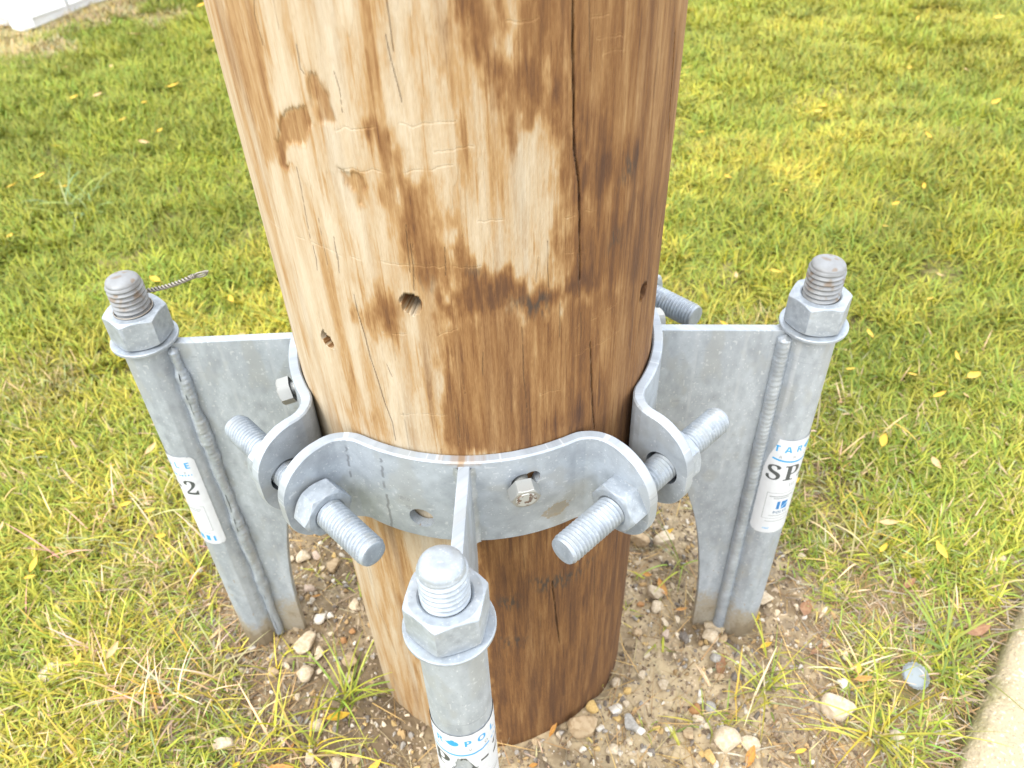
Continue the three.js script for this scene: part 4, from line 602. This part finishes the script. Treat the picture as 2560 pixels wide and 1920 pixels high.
const lawnColor = (x, z) => {
  const a = fbm(x * 1.3 + 3, z * 1.3, 3, 1201), b = fbm(x * 7, z * 7, 2, 1203), lush = sm(-0.45, -0.8, x + 0.25 * (a - .5)) * sm(-0.7, -1.1, z) * (1 - 0.6 * sm(-1.7, -2.2, z));
  let c = mix3(GREEN, YELLOW, 0.85 * sm(0.3, 0.8, 0.55 * a + 0.45 * b - 0.2 * lush)); c = mix3(c, LUSH, lush * 0.55);
  if (Math.hypot(x - 0.5685, z - 0.1296) < 0.035) return c; const near = sm(0.3, 0, polyDist(BARE, x, z)), dry = 0.22 * near + 0.95 * (1 - sm(0.05, 0.45, shedDist(x, z) + (b - 0.5) * 0.35)); if (rnd() < dry + (z > -0.6 ? 0.08 : 0)) c = mix3(c, STRAW, rr(0.4, 0.9));
  const f = rr(0.85, 1.15); return c.map((v) => v * f);
};
{
  const dens = (x, z) => { if (kerbSide(x, z) > -0.03 || shedDist(x, z) < 0.03) return 0; const e = polyDist(BARE, x, z), thin = sm(0.30, 0.62, fbm(x * 9, z * 9, 3, 1210) + 0.42 * sm(0.02, 0.34, e) - 0.25 * (1 - sm(0.0, 0.22, -kerbSide(x, z) - 0.02))); if (Math.hypot(x - 0.5685, z - 0.14) < 0.04) return 0; return (1 - bareness(x, z)) * lerp(0.14, 1, thin) + 0.012; };
  // near: small tufts, thinning out over the bare soil
  const short = [1, 2, 3, 4, 5, 6].map((s) => tuft(1300 + s, { n: 7, seg: 4, spread: 0.013, p0: [0.35, 1.25], bend: [0.0, 1.2], len: [0.018, 0.05], w: [0.0024, 0.0050], dry: 0.25 }));
  const X0 = -1.15, X1 = 1.0, Z0 = -0.62, Z1 = 0.5, isNear = (x, z) => x > X0 && x < X1 && z > Z0 && z < Z1;
  lawn(short, 20000, () => { const x = rr(X0, X1), z = rr(Z0, Z1); return inView(x, z, 0.3) && rnd() < dens(x, z) ? [x, z] : null; }, 'lawn_grass', 'short green and yellow lawn grass thinning towards the bare soil', lawnColor, (x, z) => rr(0.75, 1.2) * lerp(0.75, 1, sm(0, 0.2, polyDist(BARE, x, z))));
  // further off: turf patches set edge to edge
  const turf = [1, 2, 3, 4, 5].map((s) => tuft(1400 + s, { n: 1600, seg: 3, spread: 0.105, p0: [0.3, 1.2], bend: [0.0, 1.2], len: [0.022, 0.056], w: [0.0024, 0.0050], dry: 0.22 }));
  const spots = []; for (let x = -3.6; x < 3.6; x += 0.165) for (let z = -4.2; z < 0.5; z += 0.165) { const X = x + rr(-0.03, 0.03), Z = z + rr(-0.03, 0.03); if (!inView(X, Z, 0.55) || kerbSide(X, Z) > -0.14 || shedDist(X, Z) < 0.04) continue; if (X > X0 + 0.08 && X < X1 - 0.08 && Z > Z0 + 0.08) continue; spots.push([X, Z]); }
  let at = 0; lawn(turf, spots.length, () => spots[at++], 'lawn_grass', 'short green and yellow lawn turf beyond the pole', lawnColor, () => rr(0.95, 1.1));
  // longer wisps along the bare patch and the pavement
  const wisp = [1, 2, 3].map((s) => tuft(1500 + s, { n: 6, seg: 7, spread: 0.012, p0: [0.3, 1.1], bend: [0.3, 1.3], len: [0.045, 0.1], w: [0.0018, 0.0036], dry: 0.3 }));
  const edge = () => { const x = rr(-0.9, 0.85), z = rr(-0.5, 0.45); const e = polyDist(BARE, x, z); if (kerbSide(x, z) > -0.015 || Math.hypot(x, z) < 0.24) return null; const k = 0.08 + 0.4 * (1 - sm(0, 0.25, Math.abs(e - 0.05))) + 0.5 * (1 - sm(0.02, 0.16, -kerbSide(x, z))); if (e < -0.03 && rnd() > 0.2) return null; return rnd() < k * sm(0.4, 0.62, fbm(x * 10, z * 10, 2, 1220)) * 1.3 ? [x, z] : null; };
  lawn(wisp, 420, edge, 'long_grass', 'long loose grass wisps edging the bare soil', (x, z) => { const c = rnd() < 0.4 ? mix3(GREEN, STRAW, rr(0.5, 1)) : mix3(GREEN, YELLOW, rr(0, 0.7)); return c.map((v) => v * rr(0.8, 1.2)); }, () => rr(0.7, 1.1));
  // dead stems lying flat, and the brown thatch under the living blades
  const dead = [1, 2, 3].map((s) => tuft(1600 + s, { n: 4, seg: 5, spread: 0.03, p0: [1.4, 1.56], bend: [-0.05, 0.12], len: [0.03, 0.09], w: [0.0008, 0.0018], dry: 0 }));
  const deadCol = () => { const f = rr(0.5, 1.1), c = mix3(STRAW, [0.26, 0.17, 0.08], rnd()); return c.map((v) => v * f); };
  const soilSpot = () => { const x = rr(-0.8, 0.8), z = rr(-0.5, 0.45); if (Math.hypot(x, z) < 0.2 || kerbSide(x, z) > -0.01) return null; return rnd() < 0.25 + 0.75 * sm(0.4, 0.65, fbm(x * 7, z * 7, 2, 1230)) && polyDist(BARE, x, z) < 0.22 ? [x, z] : null; };
  lawn(dead, 2400, soilSpot, 'dead_grass', 'dry straw coloured grass stems strewn on the soil', deadCol, () => rr(0.6, 1.1));
  const thatch = [1, 2].map((s) => tuft(1650 + s, { n: 9, seg: 3, spread: 0.03, p0: [1.2, 1.5], bend: [-0.1, 0.2], len: [0.015, 0.05], w: [0.0012, 0.003], dry: 0 }));
  lawn(thatch, 5200, () => { const x = rr(X0, X1), z = rr(Z0, Z1), e = polyDist(BARE, x, z); if (kerbSide(x, z) > -0.02 || e < -0.06 || !inView(x, z, 0.2)) return null; return [x, z]; }, 'thatch', 'brown dead thatch under the lawn grass', () => { const f = rr(0.6, 1.1), c = mix3([0.36, 0.26, 0.12], [0.22, 0.14, 0.06], rnd()); return c.map((v) => v * f); }, () => rr(0.8, 1.2));
}
// single grass plants that stand out
{
  const plant = (x, z, seed, o, label, name = 'grass_tuft') => { const g = tuft(seed, { spread: 0.012, dry: 0.1, seg: 9, p0: [0.2, 0.9], bend: [0.5, 1.7], ...o }); const c = o.c; const at = g.attributes.color; for (let i = 0; i < at.count; i++) at.setXYZ(i, at.getX(i) * c[0], at.getY(i) * c[1], at.getZ(i) * c[2]); const m = new THREE.Mesh(g, M.grass); m.position.set(x, groundY(x, z) - 0.002, z); top(m, name, label, 'grass'); };
  plant(-0.215, 0.105, 1701, { n: 26, len: [0.06, 0.14], w: [0.002, 0.0042], c: GREEN }, 'green grass tuft growing against the foot of the pole');
  plant(-0.255, 0.175, 1702, { n: 20, len: [0.05, 0.13], w: [0.002, 0.004], c: YELLOW }, 'yellow green grass tuft on bare soil beside a yellow leaf');
  plant(-1.09, -1.34, 1703, { n: 34, spread: 0.05, len: [0.06, 0.14], w: [0.004, 0.008], c: [0.17, 0.225, 0.05] }, 'broad bladed blue green grass clump in the lawn');
  plant(0.635, 0.085, 1704, { n: 16, len: [0.07, 0.16], w: [0.003, 0.0055], c: [0.15, 0.2, 0.02] }, 'broad green grass tuft beside the concrete pavement and bottle cap');
  plant(0.49, 0.205, 1705, { n: 22, len: [0.07, 0.17], w: [0.0018, 0.004], c: [0.30, 0.28, 0.025] }, 'long yellow grass tuft over the big cream rock');
  plant(0.37, 0.12, 1706, { n: 22, len: [0.05, 0.11], w: [0.0018, 0.0036], c: [0.24, 0.26, 0.02] }, 'thin straggling grass tuft on the gravelly bare soil');
  plant(0.285, -0.09, 1707, { n: 9, len: [0.05, 0.1], w: [0.002, 0.004], c: GREEN }, 'sparse green grass tuft between the pole and the SP label tube');
}
renderer.render(scene, camera);
